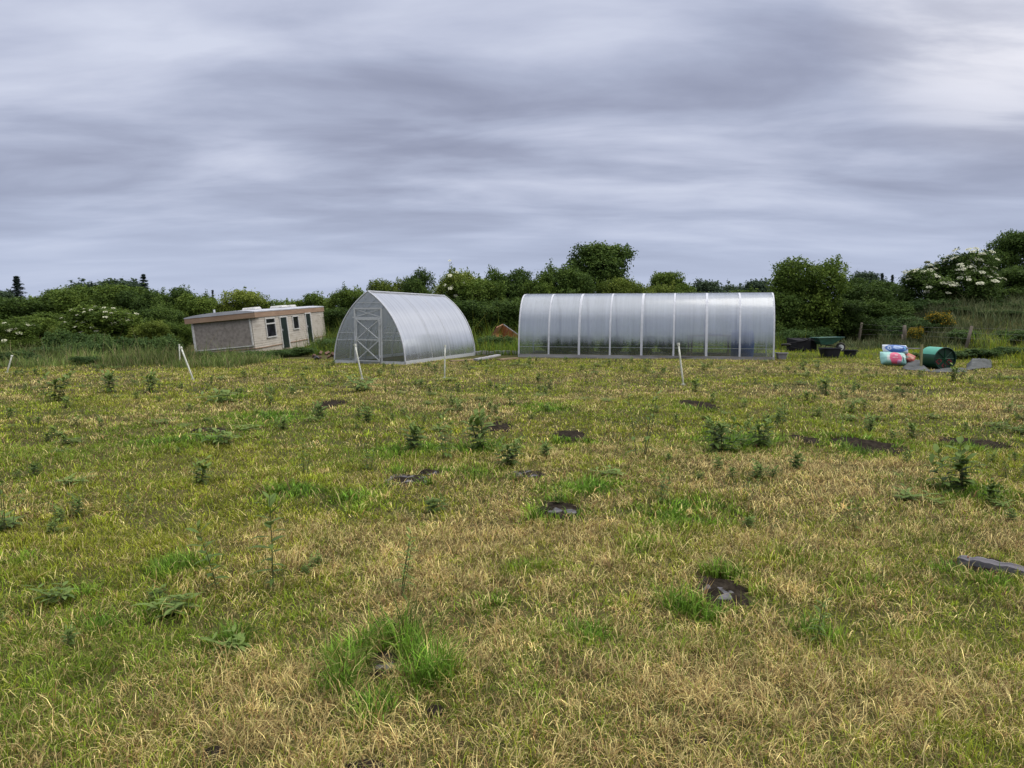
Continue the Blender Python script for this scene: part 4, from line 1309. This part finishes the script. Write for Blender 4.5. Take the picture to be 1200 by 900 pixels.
# compost bags
def bag_mat(name, base, edge, spots):
    m, nt_, out = new_mat(name)
    b = N(nt_, 'ShaderNodeBsdfPrincipled', i_Roughness=.42)
    tcg = N(nt_, 'ShaderNodeTexCoord')
    nz = N(nt_, 'ShaderNodeTexNoise', i_Scale=5.0, i_Detail=3)
    nt_.links.new(tcg.outputs['Object'], nz.inputs['Vector'])
    wob = N(nt_, 'ShaderNodeVectorMath', operation='SCALE'); wob.inputs['Scale'].default_value = .10
    sb = N(nt_, 'ShaderNodeVectorMath', operation='SUBTRACT'); sb.inputs[1].default_value = (.5, .5, .5)
    nt_.links.new(nz.outputs['Color'], sb.inputs[0]); nt_.links.new(sb.outputs[0], wob.inputs[0])
    ad = N(nt_, 'ShaderNodeVectorMath', operation='ADD'); nt_.links.new(tcg.outputs['Object'], ad.inputs[0]); nt_.links.new(wob.outputs[0], ad.inputs[1])
    cur = None
    last = N(nt_, 'ShaderNodeRGB'); last.outputs[0].default_value = (*base, 1); cur = last.outputs[0]
    for (cx0, cz0, rx0, rz0, c0) in spots:
        mp = N(nt_, 'ShaderNodeMapping'); mp.vector_type = 'POINT'
        mp.inputs['Location'].default_value = (-cx0 / rx0, 0, -cz0 / rz0); mp.inputs['Scale'].default_value = (1 / rx0, 0, 1 / rz0)
        nt_.links.new(ad.outputs[0], mp.inputs[0])
        ln_ = N(nt_, 'ShaderNodeVectorMath', operation='LENGTH'); nt_.links.new(mp.outputs[0], ln_.inputs[0])
        mr = N(nt_, 'ShaderNodeMapRange'); mr.inputs[1].default_value = 1.06; mr.inputs[2].default_value = .94; mr.inputs[3].default_value = 0; mr.inputs[4].default_value = 1
        nt_.links.new(ln_.outputs['Value'], mr.inputs[0])
        mx = N(nt_, 'ShaderNodeMix', data_type='RGBA'); nt_.links.new(mr.outputs[0], mx.inputs[0]); nt_.links.new(cur, mx.inputs[6]); mx.inputs[7].default_value = (*c0, 1)
        cur = mx.outputs[2]
    nt_.links.new(cur, b.inputs['Base Color'])
    bp = N(nt_, 'ShaderNodeBump', i_Strength=.35, i_Distance=.03); nz2 = N(nt_, 'ShaderNodeTexNoise', i_Scale=12.0, i_Detail=3)
    nt_.links.new(tcg.outputs['Object'], nz2.inputs['Vector'])
    nt_.links.new(nz2.outputs['Fac'], bp.inputs['Height']); nt_.links.new(bp.outputs[0], b.inputs['Normal'])
    nt_.links.new(b.outputs[0], out.inputs[0])
    return m


def pillow(sx_, sy_, sz_, n=18, seed=0):
    mb = MB(); P = []
    for side in (1, -1):
        g = []
        for i in range(n + 1):
            row = []
            for j in range(n + 1):
                u_, v_ = 2 * i / n - 1, 2 * j / n - 1
                hgt = ((1 - abs(u_) ** 3.2) * (1 - abs(v_) ** 3.2)) ** .55
                wr = (float(vnoise(u_ * 3 + seed * 7 + 20, v_ * 3 + side + 20)) - .5) * .22 * hgt
                pin = 1 - .06 * (1 - hgt) * (abs(u_ * v_))
                row.append((u_ * sx_ / 2 * pin, side * (hgt + wr) * sy_ / 2, v_ * sz_ / 2 * pin))
            g.append(row)
        if side < 0: g = g[::-1]
        mb.grid(g)
    return mb


def bag(name, label, px, py, Y, size, mat, rot, seed, dz=0):
    x, yy, z = at(px, py, Y)
    t = thing(name, label, 'bag', (x, yy, z + dz), rot)
    pillow(*size, seed=seed).build('sack', mat, t, smooth=True)
    MB().box((0, 0, size[2] / 2 - .004), (size[0] * .92, .012, .03)).build('sealed_edge', mat, t)
    return t


WHT = (.62, .64, .66)
bm1 = bag_mat('blue_bag', (.045, .13, .38), WHT, [(-.02, .0, .36, .105, (.03, .10, .36)), (.03, .01, .17, .062, (.30, .42, .66)), (-.245, .0, .07, .06, (.36, .44, .60)), (-.245, 0, .03, .03, (.05, .12, .35)), (.27, -.01, .05, .05, (.10, .30, .55))])
# white border under the blue panel
bm1 = bag_mat('blue_bag', (.55, .60, .66), WHT, [(0, .0, .375, .13, (.035, .115, .36)), (.03, .012, .16, .058, (.30, .42, .66)), (-.25, .0, .06, .055, (.33, .42, .58)), (-.25, .0, .028, .03, (.04, .12, .34)), (.27, -.01, .04, .04, (.12, .34, .56))])
bm2 = bag_mat('pink_bag', (.30, .56, .52), WHT, [(-.24, -.02, .05, .10, (.55, .62, .60)), (.30, .03, .10, .12, (.45, .62, .58)), (.36, -.05, .05, .05, (.05, .14, .12)), (0, -.01, .20, .19, (.62, .10, .20)), (.01, .05, .07, .022, (.70, .42, .46)), (-.02, -.03, .09, .018, (.68, .36, .42)), (.09, -.15, .06, .05, (.55, .30, .50)), (.24, -.04, .03, .10, (.08, .20, .18))])
bm3 = bag_mat('red_bag', (.50, .13, .11), WHT, [(.05, .02, .10, .06, (.55, .28, .22)), (-.08, -.04, .06, .04, (.30, .30, .26))])
xb, yb = G(1046, 429)
bag('compost_bag', 'blue and white compost bag resting on top of the pink and teal one', 1049, 409.5, yb + .15, (.84, .24, .29), bm1, (math.radians(-28), math.radians(2), .05), 1)
bag('compost_bag', 'teal compost bag with a big pink disc lying under the blue bag', 1046.5, 420.5, yb, (.84, .34, .42), bm2, (math.radians(-24), math.radians(3), .05), 2)
bag('compost_bag', 'crumpled red bag sticking out right of the pink and teal bag', 1064, 419.5, yb + .25, (.42, .26, .30), bm3, (math.radians(-20), math.radians(25), -.2), 3)

# timber stake with a rail
bx, by = G(1079, 433)
t = thing('timber_stake', 'pale square timber stake with a grey rail between the bags and the green drum', 'stake', (bx, by, tz(bx, by)))
_, _, zt_ = at(1079, 403, by)
MB().box((0, 0, zt_ / 2 - .1), (.05, .05, zt_ + .2)).build('post', M['timber_pale'], t)
_, _, zr = at(1079, 408, by)
MB().tube([(-.42, .06, zr), (.02, .045, zr + .005)], .02, 6).build('rail', M['plank_grey'], t)

# green drum
M['drum_dark'] = surf('dark_green_plastic', (.008, .075, .030), (.006, .05, .022), scale=5, rough=.35)
M['drum_sheen'] = surf('green_sky_sheen', (.10, .40, .29), (.075, .33, .23), scale=5, rough=.38)  # sky sheen on the drum's top, painted as a paler green
M['drum_end'] = surf('drum_end_green', (.006, .035, .022), (.004, .022, .014), scale=9, rough=.5)
M['drum_red'] = surf('dull_red_plastic', (.20, .02, .028), (.12, .014, .02), scale=9, rough=.5)
bx, by = G(1113, 434)
r_ = .325
dt_ = thing('green_drum', 'dark green plastic drum lying on its side with sky sheen painted sea-green on its top', 'drum', (bx, by + .25, tz(bx, by) + r_ + .01), (0, 0, math.radians(-24)))
# axis along local y; front end at y=0 -> ribbed end facing the camera's right
Ld = .72


def arc_shell(a0, a1, r1, y0, y1, n=26):
    return [[(r1 * math.cos(a0 + (a1 - a0) * i / n), y_, r1 * math.sin(a0 + (a1 - a0) * i / n)) for y_ in np.linspace(y0, y1, 6)] for i in range(n + 1)]


dt_.rotation_euler = (0, 0, math.radians(5))
MB().grid(arc_shell(math.radians(158), math.radians(382), r_, 0, Ld)).build('barrel', M['drum_dark'], dt_, smooth=True)
MB().grid(arc_shell(math.radians(22), math.radians(158), r_ + .004, .0, Ld)).build('sheen_panel', M['drum_sheen'], dt_, smooth=True)
MB().tube([(r_ * math.cos(2 * PI * k / 32), 0, r_ * math.sin(2 * PI * k / 32)) for k in range(33)], .018, 8, cap=False).build('front_rim', M['drum_end'], dt_, smooth=True)
MB().tube([(0, .03, 0), (0, .05, 0)], r_ - .004, 32).build('end_plate', M['drum_end'], dt_)
MB().tube([(0, Ld - .03, 0), (0, Ld, 0)], r_ - .004, 32).build('end_plate', M['drum_dark'], dt_)
for px_, pz_, s in ((-.17, -.08, .11), (.14, -.09, .10), (-.02, -.20, .07)):
    mb = MB()
    for k in range(3):
        q = s * (1 - .3 * k)
        mb.add([(px_ - q, .028 - .004 * k, pz_), (px_, .028 - .004 * k, pz_ - q), (px_ + q, .028 - .004 * k, pz_), (px_, .028 - .004 * k, pz_ + q)], [(0, 1, 2, 3)])
        break
    q2 = s * .55
    mb.f = []; mb.v = []
    o4 = [(-s, 0), (0, -s), (s, 0), (0, s)]; i4 = [(-q2, 0), (0, -q2), (q2, 0), (0, q2)]
    mb.add([(px_ + a, .027, pz_ + c) for a, c in o4] + [(px_ + a, .027, pz_ + c) for a, c in i4], [(i, (i + 1) % 4, 4 + (i + 1) % 4, 4 + i) for i in range(4)])
    mb.build('red_diamond', M['drum_red'], dt_)
mbx = MB()
for k in range(8):
    a = 2 * PI * k / 8
    mbx.tube([(0, .02, 0), (r_ * .96 * math.cos(a), .02, r_ * .96 * math.sin(a))], .010, 5)
mbx.build('spokes', M['drum_dark'], dt_)


# grey plastic sheet and sack
M['tarp'] = surf('grey_sheet', (.10, .108, .11), (.04, .046, .042), scale=5, rough=.8, bump=.4)


def cloth(name, label, cat, pts_px, amp, mat, seed, lift=.03, n=16):
    """four pixel corners on the ground -> crumpled sheet"""
    C4 = [Vector((*G(*p), 0)) for p in pts_px]
    c = sum(C4, Vector()) / 4
    t = thing(name, label, cat, (c.x, c.y, tz(c.x, c.y)))
    g = []
    for i in range(n + 1):
        row = []
        for j in range(n + 1):
            a, b_ = i / n, j / n
            p = C4[0] * (1 - a) * (1 - b_) + C4[1] * a * (1 - b_) + C4[2] * a * b_ + C4[3] * (1 - a) * b_
            e = min(a, 1 - a, b_, 1 - b_) * 4
            h = amp * float(fbm(p.x * 2.5 + seed, p.y * 2.5 + seed, 3)) * min(1, e + .15) * 1.4
            wob_ = .12 * (float(vnoise(a * 5 + seed, b_ * 5)) - .5)
            row.append((p.x - c.x + wob_, p.y - c.y + wob_, tz(p.x, p.y) - tz(c.x, c.y) + lift + h - .02))
        g.append(row)
    MB().grid(g).build('sheet', mat, t, smooth=True)
    return t


cloth('plastic_sheet', 'crumpled grey plastic sheet on the ground between the bags and the green drum', 'sheet', [(1058, 433), (1090, 437), (1082, 426), (1060, 425)], .17, M['tarp'], 3)
cloth('plastic_sheet', 'grey plastic sheet spread in front of the green drum', 'sheet', [(1090, 437), (1134, 436.5), (1132, 432), (1092, 433)], .07, M['tarp'], 8)
t = cloth('plastic_sheet', 'grey plastic sheet heaped up in the grass right of the green drum', 'sheet', [(1132, 434), (1162, 432), (1163, 426), (1134, 427)], .30, M['tarp'], 21, n=30)

# ------------------------------------------------------------------ between the greenhouses
x, y, z = at(592, 389, 37)
t = thing('rusty_box', 'rusty orange metal tipping box lying tilted between the two greenhouses', 'trailer box', (x, y, .28), (math.radians(12), math.radians(34), math.radians(-14)))
mb = MB(); mb.box((.0, 0, 0), (1.25, .9, .05)); mb.build('floor', M['rust'], t)
MB().box((-.645, 0, .25), (.04, .9, .55)).build('end_board', M['rust_pale'], t)
MB().box((0, .46, .22), (1.25, .04, .5)).build('side_board', M['rust'], t)
MB().box((0, -.46, .06), (1.25, .035, .16)).build('side_board', M['rust_pale'], t)
MB().tube([(-.62, .46, .52), (.62, .46, .52)], .025, 6).build('top_rail', M['plank_grey'], t)
for k in (-.3, .1, .45):
    MB().box((k, .435, .22), (.05, .02, .46)).build('rib', M['rust_pale'], t)
x, y, z = at(571, 396, 37)
t = thing('broken_board', 'small rusty brown board corner poking out of the weeds', 'board', (x, y, .1), (math.radians(75), math.radians(40), .2))
MB().box((0, 0, 0), (.7, .6, .04)).build('board', M['rust_pale'], t, bevel=.01)
MB().box((0, .2, .04), (.66, .07, .035)).build('batten', M['rust'], t)


def plank(name, label, p0, p1, wdt, th, mat, lift=.02, cat='plank', seed=0, z0=0., z1=0., nails=True):
    a = Vector((*G(*p0), 0)); b_ = Vector((*G(*p1), 0))
    a.z = tz(a.x, a.y) + lift + z0; b_.z = tz(b_.x, b_.y) + lift + z1
    d = b_ - a; L = d.length
    t = thing(name, label, cat, a)
    t.rotation_euler = d.to_track_quat('X', 'Z').to_euler()
    mb = MB(); n = 14; g = []
    rs = random.Random(seed)
    P = []
    for i in range(n + 1):
        u_ = L * i / n; e = (rs.uniform(-1, 1) * wdt * .05); k = 1 - (.25 * rs.random() if i in (0, n) else 0)
        h = th * (1 + rs.uniform(-.15, .1)); bend = .004 * math.sin(i * .5 + seed)
        P.append([(u_, -wdt / 2 * k + e, bend), (u_, -wdt / 2 * k + e + .006, bend + h), (u_, 0, bend + h * 1.06), (u_, wdt / 2 * k + e - .006, bend + h), (u_, wdt / 2 * k + e, bend)])
    mb.grid(P)
    mb.add(P[0], [(0, 1, 2, 3, 4)]); mb.add(P[-1], [(4, 3, 2, 1, 0)])
    mb.build('board', mat, t)
    if nails:
        for k in (.12, .88):
            MB().tube([(L * k, 0, th * 1.03), (L * k, 0, th * 1.06 + .006)], .006, 6).build('nail', M['rust'], t)
    return t


plank('plank', 'grey plank sloping on the soil between the two greenhouses', (557, 424.5), (584, 421), .22, .05, M['plank_grey'], .05, seed=1, z1=.08)
plank('plank', 'brown plank on the soil against the side of the pointed greenhouse', (528, 424.5), (562, 422.5), .2, .04, M['plank_brown'], .02, seed=2)
plank('plank', 'pale plank ending at the left foot of the long tunnel', (584, 423), (606, 421.5), .18, .05, M['plank_brown'], .03, seed=3)
plank('plank', 'long grey board edging the bed behind the other planks', (556, 416), (606, 415.5), .18, .14, M['plank_grey'], .02, seed=4)
plank('timber_beam', 'dark weathered wooden beam in the grass at the right edge of the picture', (1124, 659), (1216, 678), .11, .05, M['old_beam'], .0, 'beam', seed=5)
# rubble beside the caravan
x, y = G(378, 421)
t = thing('rubble_heap', 'low heap of brown rubble between the caravan and the pointed greenhouse', 'rubble', (x, y, 0))
M['brick'] = surf('dirty_brick', (.20, .11, .075), (.10, .075, .06), scale=8, rough=.9, bump=.5)
for k in range(9):
    R3 = Euler((random.uniform(-.7, .7), random.uniform(-.7, .7), random.uniform(0, 3))).to_matrix()
    s = random.uniform(.7, 1.4)
    MB().box((random.gauss(0, .34), random.gauss(0, .25), random.uniform(.05, .22)), (.18 * s, .10 * s, .07 * s), R3).build('brick', M['brick'] if k % 3 else M['slab'], t, bevel=.008)


# ------------------------------------------------------------------ slabs and bare earth in the field
def blob(name, e, hgt, mat, label=None, cat=None, kind=None, seed=0, flat=False, n=24, rough_=.35):
    cx, cy, a, b_ = world_ellipse(e)
    z0 = tz(cx, cy)
    mb = MB(); rings = [(1.0, -.03), (.995, hgt * .9), (.93, hgt), (.55, hgt * 1.03), (.25, hgt)]
    if not flat: rings = [(1.05, -.02), (.9, hgt * .25), (.7, hgt * .6), (.45, hgt * .9), (.2, hgt)]
    vs = []
    for q, h in rings:
        for k in range(n):
            t = 2 * PI * k / n
            w_ = 1 + rough_ * 2 * (float(fbm(math.cos(t) * 1.6 + seed * 3 + 9, math.sin(t) * 1.6 + 9, 3)) - .5)
            x_, y_ = q * a * w_ * math.cos(t), q * b_ * w_ * math.sin(t)
            hz_ = h + (flat * .5 + (not flat)) * (float(fbm(x_ * 14 + seed + 50, y_ * 14 + 50, 3)) - .5) * (.012 if flat else .05)
            vs.append((x_, y_, tz(cx + x_, cy + y_) - z0 + hz_))
    fs = [(i * n + k, i * n + (k + 1) % n, (i + 1) * n + (k + 1) % n, (i + 1) * n + k) for i in range(len(rings) - 1) for k in range(n)]
    fs.append(tuple((len(rings) - 1) * n + k for k in range(n)))
    o = mb.add(vs, fs).build(name, mat, smooth=not flat)
    o.location = (cx, cy, z0)
    return tag(o, label, cat, kind=kind)


for i, e in enumerate(BARE):
    k = (1.15, 1.25) if i < 12 else (1, 1)
    blob('bare_earth', (e[0], e[1], e[2] * 1.1, e[3] * 1.15), .018, M['earth'], kind='structure', seed=i)
blob('stone_slab', (478, 562, 25, 7), .012, M['slab'], 'flat grey slab lying left of centre in the field, larger of two', 'slab', seed=3, flat=True)
blob('stone_slab', (503, 553.5, 9, 2.4), .018, M['slab'], 'small grey slab touching the back right of the large slab', 'slab', seed=4, flat=True)
blob('stone_slab', (616, 557, 21, 3.5), .012, M['slab'], 'narrow grey slab in the middle of the field right of the large slab', 'slab', seed=5, flat=True)
blob('stone_slab', (840, 695, 18, 8), .012, M['slab'], 'grey stone in a dark hollow beside a bright green tussock', 'stone', seed=6, flat=True)
blob('stone_slab', (451, 781, 10, 6), .012, M['slab'], 'grey stone inside the bright green tussock in the foreground', 'stone', seed=7, flat=True)
blob('stone_slab', (650, 600, 9, 3.0), .02, M['slab'], 'small stone in the dark hole in the middle of the field', 'stone', seed=8, flat=True)
blob('stone_slab', (668, 602, 8, 2.6), .02, M['slab'], 'small stone at the right rim of the dark hole in mid field', 'stone', seed=9, flat=True)

# ------------------------------------------------------------------ thistles and docks
def weed_mesh(nst, H, ll, nleaf, spread, seed, up=.7, lw=.24):
    g = np.random.default_rng(seed)
    V, F, T, st = [], [], [], MB()
    o = 0
    for s in range(nst):
        a0 = g.uniform(0, 2 * PI); lean = g.uniform(0, spread)
        h = H * g.uniform(.65, 1.0) if s else H
        base = np.array([math.cos(a0) * lean * .35 * H, math.sin(a0) * lean * .35 * H, 0])
        top = base + np.array([math.cos(a0) * lean * h, math.sin(a0) * lean * h, h])
        st.tube([base - [0, 0, .03], (base + top) / 2 + g.normal(0, .008, 3), top], [.006, .005, .002], 5)
        for k in range(nleaf):
            t = (k + .5) / nleaf
            p = base + (top - base) * (.08 + .92 * t + g.uniform(-.02, .02))
            a = k * 2.4 + g.uniform(-.3, .3)
            L = ll * (.62 + .75 * t - .80 * t * t) * g.uniform(.65, 1.3)
            el = -.15 + up * (t ** 1.2) * 1.5 + g.uniform(-.2, .2)
            d = np.array([math.cos(a) * math.cos(el), math.sin(a) * math.cos(el), math.sin(el)])
            sd_ = np.array([-math.sin(a), math.cos(a), 0]); upv = np.cross(d, sd_) * -1
            pts = []
            tone = .45 + .3 * t + g.normal(0, .12)
            for q, wv, bend in ((0, .25, 0), (.3, 1.0, .04), (.62, .85, .02), (1.0, .04, -.14)):
                c = p + d * L * q + np.array([0, 0, 1]) * L * (bend - .10 * q * q)
                wj = lw * 1.5 * L * wv * (1 + g.uniform(-.25, .25)) * .5
                pts += [c - sd_ * wj + upv * wj * .3, c + sd_ * wj + upv * wj * .3]
            V += pts; F += [(o + i * 2, o + i * 2 + 1, o + i * 2 + 3, o + i * 2 + 2) for i in range(3)]; T += [tone] * 8; o += 8
    return np.array(V), np.array(F), np.array(T), st


WEED = {
    'tall': weed_mesh(1, 1.0, .25, 22, .06, 1, .7, .20),
    'tall2': weed_mesh(3, 1.0, .26, 16, .22, 2, .7, .20),
    'clump': weed_mesh(7, 1.0, .36, 15, .34, 3, .75, .22),
    'clump2': weed_mesh(9, 1.0, .38, 14, .46, 4, .7, .22),
    'wisp': weed_mesh(1, 1.0, .16, 12, .18, 5, .5, .16),
    'wisp2': weed_mesh(3, 1.0, .20, 13, .28, 6, .6, .18),
    'low': weed_mesh(7, 1.0, .70, 8, .75, 7, .5, .16),
}
WCM = {}
WEEDS = [
    ('wisp2', 6, 622, 52, 'straggling thistle at the left edge of the picture'),
    ('wisp', 96, 592, 28, 'thin drooping dark thistle in the left field'),
    ('tall', 256, 688, 66, 'tall single thistle left of the tallest foreground thistle'),
    ('tall', 318, 690, 88, 'tallest foreground thistle, on the left'),
    ('wisp2', 472, 702, 58, 'faint feathery weed above the bright green tussock'),
    ('tall2', 431, 551, 24, 'pair of small thistles left of the large grey slab'),
    ('clump', 481, 527, 30, 'spreading thistle clump above the large grey slab'),
    ('tall2', 523, 538, 42, 'dense upright thistle near mid field, left of the bushy one'),
    ('clump', 565, 527, 40, 'bushy thistle clump in mid field, right of the dense upright one'),
    ('clump2', 595, 546, 24, 'dark low dock leaves right of the bushy thistle clump'),
    ('tall2', 600, 476, 26, 'thistle pair standing before the left part of the long tunnel'),
    ('tall', 730, 476, 24, 'single thistle in front of the tunnel, left of the leaning stake'),
    ('wisp2', 753, 537, 58, 'tall loose thistle right of mid field'),
    ('wisp', 716, 537, 36, 'thin weed just left of the tall loose thistle'),
    ('tall2', 775, 588, 32, 'thistle standing below the tall loose thistle'),
    ('clump2', 846, 528, 32, 'wide thistle clump in the right mid field, left one'),
    ('clump2', 890, 525, 26, 'wide thistle clump in the right mid field, right one'),
    ('tall2', 917, 496, 24, 'upright thistle above the two wide clumps'),
    ('wisp2', 876, 586, 22, 'small thistle right of centre under the wide clumps'),
    ('wisp', 905, 620, 26, 'wispy weed above the grey stone hollow'),
    ('clump', 930, 552, 20, 'low thistle clump left of the long bare earth patch'),
    ('tall', 986, 520, 24, 'thistle at the left end of the long bare earth patch'),
    ('clump', 968, 462, 18, 'small thistle clump in front of the black tubs'),
    ('tall2', 1000, 463, 16, 'small thistle pair right of the clump before the tubs'),
    ('tall', 1062, 497, 18, 'thistle above the right bare earth patch, left one'),
    ('clump', 1068, 513, 18, 'leafy thistle above the right bare earth patch, right one'),
    ('clump2', 1128, 578, 44, 'large dark thistle clump at the right of the field'),
    ('clump', 1158, 592, 26, 'thistle clump trailing to the right of the large dark one'),
    ('tall2', 1005, 620, 30, 'pale thistle pair right of centre above the wispy tussock'),
    ('wisp2', 955, 750, 48, 'dark wispy weed in the right foreground'),
    ('wisp', 1032, 690, 34, 'bent stalk at the right rim of the wispy tussock'),
    ('low', 200, 716, 18, 'low broad-leaved weed in the left foreground'),
    ('low', 72, 700, 14, 'small dock with one pale leaf in the left foreground'),
    ('clump2', 64, 472, 26, 'broad thistle patch in the far left field'),
    ('clump', 130, 461, 22, 'thistle clump right of the broad far left patch'),
    ('clump', 178, 460, 20, 'thistle clump left of the stake pair'),
    ('low', 262, 472, 12, 'dark low dock right of the stake pair'),
    ('tall2', 312, 466, 16, 'small thistle pair before the caravan doors'),
    ('clump', 376, 492, 18, 'thistle clump left of the leaning greenhouse stake'),
    ('clump', 430, 497, 18, 'thistle clump under the leaning greenhouse stake'),
    ('low', 260, 521, 14, 'dark weed beside the small bare patch on the left'),
    ('wisp2', 358, 553, 34, 'faint thin thistle in the left mid field'),
    ('clump', 234, 568, 26, 'low feathery thistle in the left mid field'),
    ('low', 427, 459, 12, 'dark dock at the foot of the leaning greenhouse stake'),
    ('tall2', 512, 458, 16, 'thistle pair at the foot of the upright stake'),
    ('tall', 645, 449, 14, 'small thistle before the tunnel, leftmost of the row'),
    ('tall2', 686, 451, 14, 'small thistle pair before the tunnel in the row'),
    ('tall', 708, 450, 14, 'single small thistle right of the pair in the row'),
    ('tall2', 772, 458, 14, 'small thistle pair left of the leaning tunnel stake'),
    ('clump', 815, 460, 14, 'small thistle clump right of the leaning tunnel stake'),
    ('clump', 1116, 449, 16, 'small thistle clump in front of the green drum'),
    ('tall2', 1052, 452, 14, 'small thistle pair in front of the compost bags'),
    ('clump2', 1020, 505, 14, 'low thistle above the long bare earth patch'),
    ('clump', 640, 538, 16, 'small weed right of the dark low dock in mid field'),
    ('tall2', 655, 592, 22, 'green weed growing from the dark hole in mid field'),
    ('low', 276, 757, 14, 'small bright dock in the left foreground'),
    ('wisp2', 150, 600, 22, 'little feathery weed in the left field'),
    ('clump', 945, 470, 12, 'tiny thistle clump left of the one before the tubs'),
    ('clump2', 510, 600, 18, 'low green weed below the large grey slab'),
    ('tall2', 1180, 560, 20, 'small thistle at the right edge of the field'),
]
for kind, px, py, hpx, lab in WEEDS:
    x, y = G(px, py)
    h = hpx * y / FPX * 1.0
    t = thing('dock' if kind == 'low' else 'thistle', lab, 'weed', (x, y, tz(x, y)), (random.gauss(0, .10), random.gauss(0, .10), random.uniform(0, 2 * PI)), 'weeds standing in the cut grass')
    k = h * (1.5 if kind == 'low' else 1.0)
    t.scale = (k * 1.6, k * 1.6, h * 1.35)
    if kind not in WCM:
        V, F, T, st = WEED[kind]
        cm = np_mesh('leaves', V, F, M['weed'], tone=T)
        so_ = st.build('stem', M['stem'], t); WCM[kind] = (cm, so_.data)
    else:
        link('stem', WCM[kind][1], t)
    link('leaves', WCM[kind][0], t)

vs, fs, tn, o_ = [], [], [], 0
n = 0
while n < 520:
    y = 3.2 + 22 * rng.random() ** .75; x = rng.uniform(-.72, .72) * y
    if fbm(x / 2.2 + 13, y / 2.2 + 31, 3) < .47 or blocked(np.array([x]), np.array([y]))[0]: continue
    kind = ('clump', 'clump2', 'low', 'wisp2')[rng.integers(0, 4)]
    V, F, T, _ = WEED[kind]
    h = rng.uniform(.05, .13) * (1 + y / 40); w_ = h * rng.uniform(1.1, 1.7); a = rng.uniform(0, 2 * PI); c, s_ = math.cos(a), math.sin(a)
    V2 = V @ np.array([[c, s_, 0], [-s_, c, 0], [0, 0, 1]]) * np.array([w_, w_, h * (.6 if kind == 'low' else 1.2)]) + np.array([x, y, tz(x, y)])
    vs.append(V2); fs.append(F + o_); tn.append(T + rng.normal(0, .15)); o_ += len(V2); n += 1
tag(link('ground_weeds', np_mesh('ground_weeds', np.concatenate(vs), np.concatenate(fs), M['weed'], tone=np.concatenate(tn))),
    'tiny leafy weeds scattered all through the cut grass', 'weeds', kind='stuff')

# ------------------------------------------------------------------ render settings
scene.render.engine = 'CYCLES'
scene.view_settings.view_transform = 'Standard'
scene.view_settings.look = 'None'
scene.view_settings.exposure = 0
scene.view_settings.gamma = 1
cy_ = scene.cycles
cy_.max_bounces = 8; cy_.diffuse_bounces = 3; cy_.glossy_bounces = 3; cy_.transmission_bounces = 6; cy_.transparent_max_bounces = 12
cy_.caustics_reflective = False; cy_.caustics_refractive = False
cy_.use_denoising = True
cy_.denoiser = 'OPENIMAGEDENOISE'
cy_.denoising_input_passes = 'RGB_ALBEDO_NORMAL'
cy_.denoising_prefilter = 'ACCURATE'
cy_.use_adaptive_sampling = False
